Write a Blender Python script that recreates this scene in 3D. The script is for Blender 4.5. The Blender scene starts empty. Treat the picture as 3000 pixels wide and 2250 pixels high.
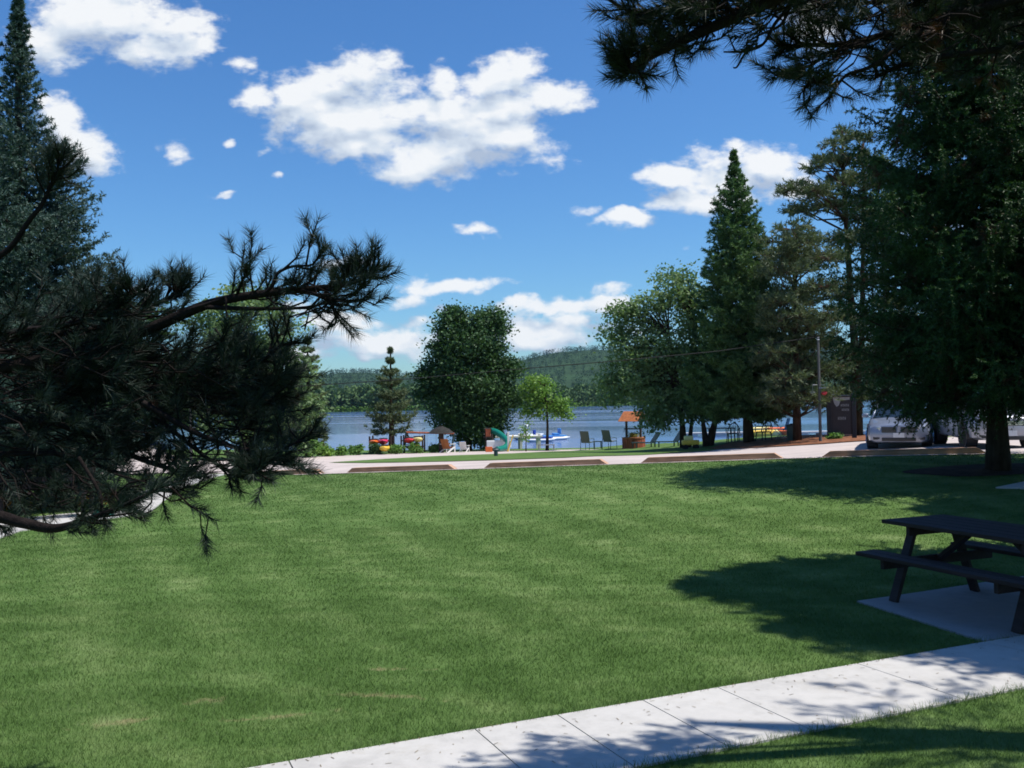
HAZE = 1
import bpy, bmesh, math, random
import numpy as np
from mathutils import Vector, Matrix, noise as mnoise

random.seed(7)
rng = np.random.default_rng(7)
scene = bpy.context.scene
COL = scene.collection
R = math.radians

# ------------------------------------------------------------------ camera
CAM = Vector((0, 0, 2.0))
F = 2700.0
MROT = Matrix.Rotation(R(90 + 1.125), 3, 'X') @ Matrix.Rotation(R(-1.0), 3, 'Z')
cam_data = bpy.data.cameras.new('camera')
cam_data.sensor_width = 36.0
cam_data.lens = 36.0 * F / 3000.0
cam_data.clip_start = 0.05
cam_data.clip_end = 9000
cam = bpy.data.objects.new('camera', cam_data)
COL.objects.link(cam)
cam.matrix_world = Matrix.Translation(CAM) @ MROT.to_4x4()
scene.camera = cam


def ray(x, y):
    return (MROT @ Vector(((x - 1500) / F, (1125 - y) / F, -1))).normalized()


def P(x, y, Y):
    d = ray(x, y)
    return CAM + d * (Y / d.y)


# ------------------------------------------------------------------ terrain
def sst(a, b, t):
    u = np.clip((t - a) / (b - a), 0, 1)
    return u * u * (3 - 2 * u)


def curb_n(x, y):
    return (x + 4.4) * 0.384 + (y - 24.5) * 0.923


WATER = -1.3


def gz(x, y):
    x = np.asarray(x, float)
    y = np.asarray(y, float)
    zc = 0.4 + 0.045 * np.clip(x, -9, 14)
    base = sst(9, 20, y) * zc
    n = curb_n(x, y)
    t = np.clip(n / 28, 0, 1)
    ze = -0.8 + 0.9 * sst(4, 14, x)
    z = base * (1 - t) + ze * t
    z = z - 0.34 * sst(0.4, 6.0, n) * (1 - t) * sst(2, 9, x)
    edge = np.interp(x, [-9, -4, 7, 10, 14, 30], [27.5, 28.8, 32, 27, 25.5, 25.5])
    z = z - np.clip(n - edge, 0, 14) * 0.25 * sst(0, 3, n - edge)
    return np.maximum(z, -3.2)


def gzf(x, y):
    return float(gz(x, y))


def G(x, y, off=0.0):
    """the ground point seen at a place of the photograph (used once, to survey the site)"""
    d = ray(x, y)
    t = 2.0
    prev = t
    while t < 400:
        p = CAM + d * t
        if p.z <= gzf(p.x, p.y):
            a, b = prev, t
            for _ in range(30):
                m = (a + b) / 2
                q = CAM + d * m
                if q.z <= gzf(q.x, q.y):
                    b = m
                else:
                    a = m
            q = CAM + d * b
            return Vector((q.x, q.y, gzf(q.x, q.y) + off))
        prev = t
        t += 0.25
    q = CAM + d * 60
    return Vector((q.x, q.y, gzf(q.x, q.y) + off))


# ------------------------------------------------------------------ objects
def link(o, parent=None):
    COL.objects.link(o)
    if parent is not None:
        o.parent = parent
    return o


def tag(o, label=None, cat=None, group=None, kind=None):
    if label: o['label'] = label
    if cat: o['category'] = cat
    if group: o['group'] = group
    if kind: o['kind'] = kind
    return o


def thing(name, loc, label, cat, rz=0.0, group=None):
    o = bpy.data.objects.new(name, None)
    o.empty_display_size = 0.2
    o.location = loc
    o.rotation_euler = (0, 0, rz)
    COL.objects.link(o)
    return tag(o, label, cat, group)


def copy_tree(o, parent=None):
    c = o.copy()
    COL.objects.link(c)
    c.parent = parent
    for ch in list(o.children):
        copy_tree(ch, c)
    return c


def np_mesh(name, V, nper):
    """loose faces of nper corners each from an (n,nper,3) array"""
    V = np.ascontiguousarray(V, dtype=np.float32).reshape(-1, 3)
    nv = len(V)
    nf = nv // nper
    me = bpy.data.meshes.new(name)
    me.vertices.add(nv)
    me.vertices.foreach_set('co', V.ravel())
    me.loops.add(nv)
    me.loops.foreach_set('vertex_index', np.arange(nv, dtype=np.int32))
    me.polygons.add(nf)
    me.polygons.foreach_set('loop_start', np.arange(0, nv, nper, dtype=np.int32))
    me.polygons.foreach_set('loop_total', np.full(nf, nper, dtype=np.int32))
    me.update(calc_edges=True)
    return me


def np_obj(name, V, nper, mat, parent=None):
    me = np_mesh(name, V, nper)
    me.materials.append(mat)
    return link(bpy.data.objects.new(name, me), parent)


class MB:
    def __init__(self):
        self.v = []
        self.f = []

    def add(self, verts, faces):
        b = len(self.v)
        self.v += [tuple(v) for v in verts]
        self.f += [tuple(b + i for i in f) for f in faces]
        return self

    def box(self, c, s, rot=None, bev=0.0):
        c = Vector(c)
        hx, hy, hz = s[0] / 2, s[1] / 2, s[2] / 2
        if bev <= 0:
            vs = [Vector((x * hx, y * hy, z * hz)) for x in (-1, 1) for y in (-1, 1) for z in (-1, 1)]
            fs = [(0, 1, 3, 2), (4, 6, 7, 5), (0, 4, 5, 1), (2, 3, 7, 6), (0, 2, 6, 4), (1, 5, 7, 3)]
        else:
            bm = bmesh.new()
            bmesh.ops.create_cube(bm, size=1)
            for v in bm.verts:
                v.co = Vector((v.co.x * s[0], v.co.y * s[1], v.co.z * s[2]))
            bmesh.ops.bevel(bm, geom=bm.edges[:], offset=bev, segments=2, affect='EDGES', profile=0.6)
            bm.verts.index_update()
            vs = [v.co.copy() for v in bm.verts]
            fs = [[v.index for v in f.verts] for f in bm.faces]
            bm.free()
        if rot is not None:
            vs = [rot @ v for v in vs]
        return self.add([c + v for v in vs], fs)

    def bar(self, a, b, w, h, up=(0, 0, 1), bev=0.0):
        a, b = Vector(a), Vector(b)
        d = (b - a)
        L = d.length
        x = d.normalized()
        up = Vector(up)
        if abs(x.dot(up)) > 0.98: up = Vector((0, 1, 0))
        y = up.cross(x).normalized()
        z = x.cross(y)
        rot = Matrix((x, y, z)).transposed()
        return self.box((a + b) / 2, (L, w, h), rot, bev)

    def tube(self, pts, rad, seg=8, cap=True):
        pts = [Vector(p) for p in pts]
        if not hasattr(rad, '__len__'): rad = [rad] * len(pts)
        rings = []
        prev = None
        for i, p in enumerate(pts):
            if i == 0: d = pts[1] - pts[0]
            elif i == len(pts) - 1: d = pts[-1] - pts[-2]
            else: d = pts[i + 1] - pts[i - 1]
            if d.length < 1e-9: d = Vector((0, 0, 1))
            d.normalize()
            if prev is None:
                u = d.orthogonal().normalized()
            else:
                u = (prev - d * prev.dot(d))
                u = u.normalized() if u.length > 1e-6 else d.orthogonal().normalized()
            prev = u
            w = d.cross(u)
            rings.append([p + (u * math.cos(2 * math.pi * k / seg) + w * math.sin(2 * math.pi * k / seg)) * rad[i] for k in range(seg)])
        vs = [v for r in rings for v in r]
        fs = []
        for i in range(len(rings) - 1):
            for k in range(seg):
                k2 = (k + 1) % seg
                fs.append((i * seg + k, i * seg + k2, (i + 1) * seg + k2, (i + 1) * seg + k))
        if cap:
            fs.append(tuple(range(seg))[::-1])
            fs.append(tuple((len(rings) - 1) * seg + k for k in range(seg)))
        return self.add(vs, fs)

    def lathe(self, prof, c=(0, 0, 0), seg=20, axis='Z', ph=0.0):
        c = Vector(c)
        vs, fs = [], []
        for r, z in prof:
            for k in range(seg):
                a = 2 * math.pi * k / seg + ph
                if axis == 'Z': v = Vector((r * math.cos(a), r * math.sin(a), z))
                elif axis == 'Y': v = Vector((r * math.cos(a), z, r * math.sin(a)))
                else: v = Vector((z, r * math.cos(a), r * math.sin(a)))
                vs.append(c + v)
        for i in range(len(prof) - 1):
            for k in range(seg):
                k2 = (k + 1) % seg
                fs.append((i * seg + k, i * seg + k2, (i + 1) * seg + k2, (i + 1) * seg + k))
        fs.append(tuple(range(seg))[::-1])
        fs.append(tuple((len(prof) - 1) * seg + k for k in range(seg)))
        return self.add(vs, fs)

    def loft(self, secs, close=True, caps=True):
        n = len(secs[0])
        vs = [v for s in secs for v in s]
        fs = []
        for i in range(len(secs) - 1):
            for k in range(n if close else n - 1):
                k2 = (k + 1) % n
                fs.append((i * n + k, i * n + k2, (i + 1) * n + k2, (i + 1) * n + k))
        if caps:
            fs.append(tuple(range(n))[::-1])
            fs.append(tuple((len(secs) - 1) * n + k for k in range(n)))
        return self.add(vs, fs)

    def build(self, name, mat, parent=None, smooth=False, sub=0, autosmooth=None):
        me = bpy.data.meshes.new(name)
        me.from_pydata(self.v, [], self.f)
        me.materials.append(mat)
        bm = bmesh.new()
        bm.from_mesh(me)
        bmesh.ops.recalc_face_normals(bm, faces=bm.faces[:])
        bm.to_mesh(me)
        bm.free()
        o = link(bpy.data.objects.new(name, me), parent)
        if smooth or autosmooth:
            me.shade_smooth()
            if autosmooth:
                me.set_sharp_from_angle(angle=R(autosmooth))
        if sub:
            m = o.modifiers.new('s', 'SUBSURF')
            m.levels = sub
            m.render_levels = sub
        return o


# ------------------------------------------------------------------ materials
def new_mat(name):
    m = bpy.data.materials.new(name)
    m.use_nodes = True
    nt = m.node_tree
    for n in list(nt.nodes): nt.nodes.remove(n)
    return m, nt, nt.nodes, nt.links


def N(nt, t, **kw):
    n = nt.nodes.new(t)
    for k, v in kw.items():
        if k.startswith('i_'):
            key = k[2:]
            key = int(key) if key.isdigit() else key.replace('_', ' ')
            n.inputs[key].default_value = v
        else:
            setattr(n, k, v)
    return n


def mixc(nt, fac, a, b, mode='MIX'):
    n = nt.nodes.new('ShaderNodeMix')
    n.data_type = 'RGBA'
    n.blend_type = mode
    for sock, v in ((n.inputs[0], fac), (n.inputs[6], a), (n.inputs[7], b)):
        if hasattr(v, 'is_output'): nt.links.new(v, sock)
        elif isinstance(v, (int, float)): sock.default_value = v
        else: sock.default_value = (*v[:3], 1)
    return n.outputs[2]


def ramp(nt, fac, stops):
    n = nt.nodes.new('ShaderNodeValToRGB')
    e = n.color_ramp.elements
    while len(e) < len(stops): e.new(0.5)
    for i, (p, c) in enumerate(stops):
        e[i].position = p
        e[i].color = (*c[:3], 1) if hasattr(c, '__len__') else (c, c, c, 1)
    nt.links.new(fac, n.inputs[0])
    return n.outputs[0]


def math_(nt, op, a, b=None, c=None, clamp=False):
    n = nt.nodes.new('ShaderNodeMath')
    n.operation = op
    n.use_clamp = clamp
    for i, v in enumerate((a, b, c)):
        if v is None: continue
        if hasattr(v, 'is_output'): nt.links.new(v, n.inputs[i])
        else: n.inputs[i].default_value = v
    return n.outputs[0]


def noise_(nt, vec, scale, detail=4, rough=0.55, dist=0.0):
    n = N(nt, 'ShaderNodeTexNoise')
    n.inputs['Scale'].default_value = scale
    n.inputs['Detail'].default_value = detail
    n.inputs['Roughness'].default_value = rough
    n.inputs['Distortion'].default_value = dist
    if vec is not None: nt.links.new(vec, n.inputs['Vector'])
    return n.outputs['Fac']


def objco(nt, scale=(1, 1, 1), rot=(0, 0, 0)):
    tc = N(nt, 'ShaderNodeTexCoord')
    mp = N(nt, 'ShaderNodeMapping')
    mp.inputs['Scale'].default_value = scale
    mp.inputs['Rotation'].default_value = rot
    nt.links.new(tc.outputs['Object'], mp.inputs[0])
    return mp.outputs[0]


def finish(nt, bsdf):
    o = N(nt, 'ShaderNodeOutputMaterial')
    nt.links.new(bsdf, o.inputs[0])


def mat(name, col, rough=0.6, metal=0.0, var=0.15, vscale=6.0, bump=0.0, bscale=40.0, spec=0.5, stretch=(1, 1, 1), coat=0.0, col2=None):
    m, nt, nodes, links = new_mat(name)
    b = N(nt, 'ShaderNodeBsdfPrincipled')
    co = objco(nt, stretch)
    f = noise_(nt, co, vscale, 5, 0.6)
    c2 = col2 if col2 else tuple(c * (1 - var * 1.6) for c in col)
    c1 = tuple(min(1, c * (1 + var)) for c in col)
    c = ramp(nt, f, [(0.3, c2), (0.7, c1)])
    links.new(c, b.inputs['Base Color'])
    b.inputs['Roughness'].default_value = rough
    b.inputs['Metallic'].default_value = metal
    b.inputs['Specular IOR Level'].default_value = spec
    if coat: b.inputs['Coat Weight'].default_value = coat
    if bump:
        bp = N(nt, 'ShaderNodeBump')
        bp.inputs['Strength'].default_value = bump
        bp.inputs['Distance'].default_value = 0.02
        links.new(noise_(nt, co, bscale, 5, 0.6), bp.inputs['Height'])
        links.new(bp.outputs[0], b.inputs['Normal'])
    finish(nt, b.outputs[0])
    return m


def leaf_mat(name, a, b, transl=0.25, rough=0.55, nscale=0.9, spec=0.25, brown=None, brown_amt=0.0):
    m, nt, nodes, links = new_mat(name)
    bs = N(nt, 'ShaderNodeBsdfPrincipled')
    geo = N(nt, 'ShaderNodeNewGeometry')
    co = objco(nt)
    f = noise_(nt, co, nscale, 3, 0.6)
    r = geo.outputs['Random Per Island']
    s = math_(nt, 'MULTIPLY_ADD', r, 0.55, math_(nt, 'MULTIPLY_ADD', f, 1.6, -0.55), clamp=True)
    c = mixc(nt, s, a, b)
    if brown:
        f2 = noise_(nt, co, nscale * 2.1 + 0.3, 2, 0.5)
        k = ramp(nt, f2, [(0.62 - brown_amt * 0.25, 0), (0.70 - brown_amt * 0.25, 1)])
        c = mixc(nt, k, c, brown)
    links.new(c, bs.inputs['Base Color'])
    bs.inputs['Roughness'].default_value = rough
    bs.inputs['Specular IOR Level'].default_value = spec
    out = bs.outputs[0]
    if transl > 0:
        t = N(nt, 'ShaderNodeBsdfTranslucent')
        tc = mixc(nt, 1.0, c, (1.0, 1.15, 0.55), 'MULTIPLY')
        links.new(tc, t.inputs['Color'])
        mx = N(nt, 'ShaderNodeMixShader')
        mx.inputs[0].default_value = transl
        links.new(bs.outputs[0], mx.inputs[1])
        links.new(t.outputs[0], mx.inputs[2])
        out = mx.outputs[0]
    finish(nt, out)
    return m
# ------------------------------------------------------------------ daylight
SUN_EL = R(63)
SUN_AZ_DIR = Vector((1.0, -0.20, 0)).normalized()      # where the sun stands, over the ground
sun = bpy.data.lights.new('sun', 'SUN')
sun.energy = 5.0
sun.angle = R(0.53)
sun.color = (1.0, 0.955, 0.88)
so = bpy.data.objects.new('sun', sun)
COL.objects.link(so)
sd = Vector((SUN_AZ_DIR.x * math.cos(SUN_EL), SUN_AZ_DIR.y * math.cos(SUN_EL), math.sin(SUN_EL)))
so.rotation_euler = sd.to_track_quat('Z', 'Y').to_euler()
so.location = (20, 0, 40)

world = bpy.data.worlds.new('World')
scene.world = world
world.use_nodes = True
wt = world.node_tree
for n in list(wt.nodes): wt.nodes.remove(n)
sky = N(wt, 'ShaderNodeTexSky')
sky.sky_type = 'NISHITA'
sky.sun_disc = False
sky.sun_elevation = SUN_EL
sky.sun_rotation = math.atan2(SUN_AZ_DIR.x, SUN_AZ_DIR.y)
sky.altitude = 300
sky.air_density = 1.25
sky.dust_density = 0.25
sky.ozone_density = 1.6
hs = N(wt, 'ShaderNodeHueSaturation')
hs.inputs['Saturation'].default_value = 1.10
hs.inputs['Value'].default_value = 1.0
wt.links.new(sky.outputs[0], hs.inputs['Color'])
bg1 = N(wt, 'ShaderNodeBackground')
bg1.inputs[1].default_value = 0.084
wt.links.new(mixc(wt, 1.0, hs.outputs[0], (0.53, 0.885, 1.28), 'MULTIPLY'), bg1.inputs[0])

# clouds: heaps of soft ellipses in the directions where the clouds stand, broken up with noise
CL = [  # x, y, rx, ry of the photograph
    (1000, 235, 165, 85), (1070, 195, 105, 60), (860, 255, 85, 50), (740, 275, 55, 62), (870, 340, 110, 60),
    (1020, 350, 230, 95), (1230, 320, 200, 95), (1290, 235, 60, 60), (1440, 230, 130, 70), (1485, 185, 95, 52),
    (1620, 285, 120, 55), (1060, 420, 210, 60), (1330, 455, 270, 88), (1190, 500, 130, 45), (1500, 400, 110, 70),
    (1150, 320, 270, 100), (1480, 300, 160, 70), (930, 300, 150, 80), (1400, 400, 190, 80),
    (310, 60, 270, 120), (500, 70, 150, 85), (420, 150, 170, 60), (150, 120, 120, 80), (590, 120, 50, 50),
    (190, 370, 75, 90), (240, 450, 85, 85), (290, 500, 70, 35), (150, 300, 45, 40),
    (510, 445, 60, 40), (670, 413, 28, 19), (765, 440, 32, 19), (812, 505, 28, 16), (655, 562, 45, 14), (705, 182, 48, 32),
    (2130, 465, 150, 50), (2230, 490, 140, 70), (1990, 515, 150, 42), (2060, 585, 190, 38), (2330, 560, 90, 45), (2130, 520, 180, 60),
    (1830, 640, 100, 32), (1715, 610, 52, 24), (2010, 722, 50, 20), (1400, 670, 82, 22), (1340, 660, 34, 13),
    (1000, 778, 85, 22), (1340, 838, 170, 27), (1250, 850, 95, 20), (1190, 890, 75, 26), (1070, 945, 95, 22), (1220, 955, 60, 24),
    (1130, 990, 170, 34), (970, 1050, 80, 24), (1600, 900, 180, 34), (1790, 900, 90, 36), (1640, 960, 190, 38), (1560, 1005, 150, 30),
    (1790, 850, 60, 30), (2370, 90, 110, 85), (1160, 1000, 250, 50), (1620, 965, 230, 62), (1000, 935, 120, 34), (830, 1045, 170, 34), (1100, 1040, 110, 14), (1330, 915, 60, 16), (850, 900, 80, 26), (410, 850, 60, 24),
    (2700, 650, 160, 60), (-150, 560, 120, 70), (-300, 250, 200, 110), (3200, 350, 260, 110),
]


def sky_uv(x, y):
    d = ray(x, y)
    return d.x / d.y, d.z / d.y


grp = bpy.data.node_groups.new('cloud_field', 'ShaderNodeTree')
grp.interface.new_socket('P', in_out='INPUT', socket_type='NodeSocketVector')
grp.interface.new_socket('D', in_out='OUTPUT', socket_type='NodeSocketFloat')
grp.interface.new_socket('S', in_out='OUTPUT', socket_type='NodeSocketFloat')
gi = grp.nodes.new('NodeGroupInput')
go = grp.nodes.new('NodeGroupOutput')
warp = grp.nodes.new('ShaderNodeTexNoise')
warp.inputs['Scale'].default_value = 9
warp.inputs['Detail'].default_value = 4
grp.links.new(gi.outputs[0], warp.inputs['Vector'])
wv = grp.nodes.new('ShaderNodeVectorMath'); wv.operation = 'MULTIPLY_ADD'
grp.links.new(warp.outputs['Color'], wv.inputs[0])
wv.inputs[1].default_value = (0.030, 0.022, 0)
wadd = grp.nodes.new('ShaderNodeVectorMath'); wadd.operation = 'ADD'
grp.links.new(gi.outputs[0], wadd.inputs[0])
wadd.inputs[1].default_value = (-0.015, -0.011, 0)
grp.links.new(wadd.outputs[0], wv.inputs[2])
warp2 = grp.nodes.new('ShaderNodeTexNoise')
warp2.inputs['Scale'].default_value = 34
warp2.inputs['Detail'].default_value = 3
grp.links.new(gi.outputs[0], warp2.inputs['Vector'])
wv2 = grp.nodes.new('ShaderNodeVectorMath'); wv2.operation = 'MULTIPLY_ADD'
grp.links.new(warp2.outputs['Color'], wv2.inputs[0])
wv2.inputs[1].default_value = (0.026, 0.020, 0)
wsh = grp.nodes.new('ShaderNodeVectorMath'); wsh.operation = 'ADD'
grp.links.new(wv.outputs[0], wsh.inputs[0])
wsh.inputs[1].default_value = (-0.013, -0.010, 0)
grp.links.new(wsh.outputs[0], wv2.inputs[2])
PV = wv2.outputs[0]
acc = None
for (x, y, rx, ry) in CL:
    u, v = sky_uv(x, y)
    iu, iv = F / rx, F / ry
    a = grp.nodes.new('ShaderNodeVectorMath'); a.operation = 'MULTIPLY_ADD'
    grp.links.new(PV, a.inputs[0])
    a.inputs[1].default_value = (iu, iv, 0)
    a.inputs[2].default_value = (-u * iu, -v * iv, 0.74 if rx * ry < 900 else 0.58 if rx * ry < 3000 else 0.30 if rx * ry < 5200 and y > 700 else 0.0)
    l = grp.nodes.new('ShaderNodeVectorMath'); l.operation = 'LENGTH'
    grp.links.new(a.outputs[0], l.inputs[0])
    if acc is None:
        acc = l.outputs['Value']
    else:
        s = grp.nodes.new('ShaderNodeMath'); s.operation = 'SMOOTH_MIN'
        grp.links.new(acc, s.inputs[0]); grp.links.new(l.outputs['Value'], s.inputs[1])
        s.inputs[2].default_value = 0.25
        acc = s.outputs[0]
accb = math_(grp, 'MAXIMUM', acc, 0.35)
inv = math_(grp, 'SUBTRACT', 1.0, accb)
inv = math_(grp, 'MAXIMUM', inv, -1.2)
f1 = grp.nodes.new('ShaderNodeTexNoise')
f1.inputs['Scale'].default_value = 15
f1.inputs['Detail'].default_value = 5
f1.inputs['Roughness'].default_value = 0.5
stv = grp.nodes.new('ShaderNodeVectorMath'); stv.operation = 'MULTIPLY'
grp.links.new(gi.outputs[0], stv.inputs[0]); stv.inputs[1].default_value = (0.85, 1.45, 1)
grp.links.new(stv.outputs[0], f1.inputs['Vector'])
f2 = grp.nodes.new('ShaderNodeTexNoise')
f2.inputs['Scale'].default_value = 48
f2.inputs['Detail'].default_value = 6
f2.inputs['Roughness'].default_value = 0.6
grp.links.new(stv.outputs[0], f2.inputs['Vector'])
nn = math_(grp, 'MULTIPLY_ADD', f1.outputs['Fac'], 1.7, -0.76)
nn = math_(grp, 'ADD', nn, math_(grp, 'MULTIPLY_ADD', f2.outputs['Fac'], 1.45, -0.76))
dd = math_(grp, 'ADD', inv, nn)
grp.links.new(dd, go.inputs[0])
ss_ = math_(grp, 'ADD', math_(grp, 'MAXIMUM', math_(grp, 'SUBTRACT', 1.0, acc), -0.6), math_(grp, 'MULTIPLY_ADD', f1.outputs['Fac'], 2.6, -1.3))
grp.links.new(ss_, go.inputs[1])

tc = N(wt, 'ShaderNodeTexCoord')
sx = N(wt, 'ShaderNodeSeparateXYZ')
wt.links.new(tc.outputs['Generated'], sx.inputs[0])
ay = math_(wt, 'MAXIMUM', math_(wt, 'ABSOLUTE', sx.outputs[1]), 0.08)
cb = N(wt, 'ShaderNodeCombineXYZ')
wt.links.new(math_(wt, 'DIVIDE', sx.outputs[0], ay), cb.inputs[0])
wt.links.new(math_(wt, 'DIVIDE', sx.outputs[2], ay), cb.inputs[1])


def field(off):
    g = wt.nodes.new('ShaderNodeGroup')
    g.node_tree = grp
    if off:
        o = N(wt, 'ShaderNodeVectorMath', operation='ADD')
        wt.links.new(cb.outputs[0], o.inputs[0])
        o.inputs[1].default_value = off
        wt.links.new(o.outputs[0], g.inputs[0])
    else:
        wt.links.new(cb.outputs[0], g.inputs[0])
    return g.outputs


(d0, s0) = field(None)
(_, s1) = field((0.008, 0.022, 0))
alpha = N(wt, 'ShaderNodeMapRange', interpolation_type='SMOOTHSTEP')
wt.links.new(d0, alpha.inputs['Value'])
alpha.inputs['From Min'].default_value = -0.06
alpha.inputs['From Max'].default_value = 0.62
# thick above -> the underside of the heap lies in its own shade
lit = math_(wt, 'SUBTRACT', s0, s1)
sh = math_(wt, 'MULTIPLY_ADD', lit, 1.15, 0.60)
vstr = N(wt, 'ShaderNodeVectorMath', operation='MULTIPLY')
wt.links.new(cb.outputs[0], vstr.inputs[0])
vstr.inputs[1].default_value = (8, 20, 1)
sn = N(wt, 'ShaderNodeTexNoise', i_Scale=1.0, i_Detail=4.0)
wt.links.new(vstr.outputs[0], sn.inputs['Vector'])
sh = math_(wt, 'ADD', sh, math_(wt, 'MULTIPLY_ADD', sn.outputs['Fac'], 0.9, -0.45), clamp=True)
ccol = ramp(wt, sh, [(0.0, (0.44, 0.53, 0.68)), (0.5, (0.68, 0.76, 0.86)), (1.0, (0.93, 0.95, 0.97))])
bg2 = N(wt, 'ShaderNodeBackground')
wt.links.new(ccol, bg2.inputs[0])
bg2.inputs[1].default_value = 0.80
# no clouds below the horizon
mx = N(wt, 'ShaderNodeMixShader')
up = N(wt, 'ShaderNodeMapRange')
wt.links.new(sx.outputs[2], up.inputs['Value'])
up.inputs['From Min'].default_value = 0.0
up.inputs['From Max'].default_value = 0.03
am = math_(wt, 'MULTIPLY', math_(wt, 'MULTIPLY', alpha.outputs[0], up.outputs[0]), 0.97)
wt.links.new(am, mx.inputs[0])
wt.links.new(bg1.outputs[0], mx.inputs[1])
wt.links.new(bg2.outputs[0], mx.inputs[2])
wo = N(wt, 'ShaderNodeOutputWorld')
wt.links.new(mx.outputs[0], wo.inputs[0])
world.cycles.sampling_method = 'MANUAL'
world.cycles.sample_map_resolution = 512

vs = scene.view_settings
vs.view_transform = 'Standard'
vs.look = 'None'
vs.exposure = 0.34
vs.gamma = 1.0
vs.use_curve_mapping = False
cy = scene.cycles
cy.max_bounces = 5
cy.diffuse_bounces = 2
cy.glossy_bounces = 3
cy.transmission_bounces = 4
cy.transparent_max_bounces = 8
cy.volume_bounces = 0
cy.caustics_reflective = False
cy.caustics_refractive = False
cy.use_denoising = True
cy.filter_width = 1.75
cy.use_adaptive_sampling = True
# ------------------------------------------------------------------ lawn colour (shared by the turf and its blades)
SPOTS = [(340, 2118, 0.30, 0.10, 12), (605, 2055, 0.17, 0.10, 10), (820, 2098, 0.45, 0.06, 14), (1150, 2040, 0.50, 0.06, -14), (1130, 1960, .35, .05, -6)]


def lawn_color(nt):
    co = objco(nt)
    tcn = N(nt, 'ShaderNodeTexCoord')
    big = noise_(nt, co, 0.33, 3, 0.55)
    # long soft streaks left by the mower, running out over the lawn in slow curves
    wob = N(nt, 'ShaderNodeTexNoise', i_Scale=0.12, i_Detail=2.0)
    nt.links.new(co, wob.inputs['Vector'])
    wa = N(nt, 'ShaderNodeVectorMath', operation='MULTIPLY_ADD')
    nt.links.new(wob.outputs['Color'], wa.inputs[0])
    wa.inputs[1].default_value = (6, 6, 0)
    nt.links.new(co, wa.inputs[2])
    mp = N(nt, 'ShaderNodeMapping')
    mp.inputs['Rotation'].default_value = (0, 0, R(38))
    mp.inputs['Scale'].default_value = (0.30, 1.5, 1)
    nt.links.new(wa.outputs[0], mp.inputs[0])
    streak = noise_(nt, mp.outputs[0], 1.0, 4, 0.6)
    mp2 = N(nt, 'ShaderNodeMapping')
    mp2.inputs['Scale'].default_value = (1.5, 1.9, 1)
    nt.links.new(co, mp2.inputs[0])
    mid = noise_(nt, mp2.outputs[0], 1.35, 5, 0.65)
    fine = noise_(nt, co, 16, 5, 0.7)
    s = math_(nt, 'ADD', math_(nt, 'MULTIPLY', streak, 1.5), math_(nt, 'MULTIPLY', big, 0.6))
    s = math_(nt, 'ADD', s, math_(nt, 'MULTIPLY', mid, 1.7))
    s = math_(nt, 'ADD', s, math_(nt, 'MULTIPLY', fine, 0.6))
    wv_ = N(nt, 'ShaderNodeTexWave', wave_type='BANDS', bands_direction='Y')
    wv_.inputs['Scale'].default_value = 0.30
    wv_.inputs['Distortion'].default_value = 1.6
    wv_.inputs['Detail'].default_value = 2.0
    wv_.inputs['Detail Scale'].default_value = 0.4
    mp3 = N(nt, 'ShaderNodeMapping')
    mp3.inputs['Rotation'].default_value = (0, 0, R(62))
    nt.links.new(co, mp3.inputs[0])
    nt.links.new(mp3.outputs[0], wv_.inputs['Vector'])
    s = math_(nt, 'ADD', s, math_(nt, 'MULTIPLY_ADD', wv_.outputs['Fac'], 0.30, -0.15))
    s = math_(nt, 'MULTIPLY_ADD', s, 0.85, -1.52, clamp=True)
    c = ramp(nt, s, [(0.0, (0.060, 0.114, 0.026)), (0.35, (0.083, 0.146, 0.038)), (0.65, (0.122, 0.187, 0.058)), (1.0, (0.185, 0.248, 0.098))])
    # worn spots where the soil shows
    spots = SPOTS
    acc_ = None
    for (x, y, rx, ry, a) in spots:
        g = G(x, y)
        m = N(nt, 'ShaderNodeMapping', vector_type='TEXTURE')
        m.inputs['Location'].default_value = (g.x, g.y, 0)
        m.inputs['Rotation'].default_value = (0, 0, R(a))
        m.inputs['Scale'].default_value = (rx, ry, 50)
        nt.links.new(tcn.outputs['Object'], m.inputs[0])
        l = N(nt, 'ShaderNodeVectorMath', operation='LENGTH')
        nt.links.new(m.outputs[0], l.inputs[0])
        acc_ = l.outputs['Value'] if acc_ is None else math_(nt, 'MINIMUM', acc_, l.outputs['Value'])
    wn = noise_(nt, co, 9, 4, 0.7)
    k = math_(nt, 'MULTIPLY_ADD', math_(nt, 'SUBTRACT', 1.3, acc_), 0.9, math_(nt, 'MULTIPLY_ADD', wn, 4.5, -2.7), clamp=True)
    c = mixc(nt, math_(nt, 'MULTIPLY', k, 0.6), c, (0.26, 0.205, 0.115))
    return c


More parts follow.
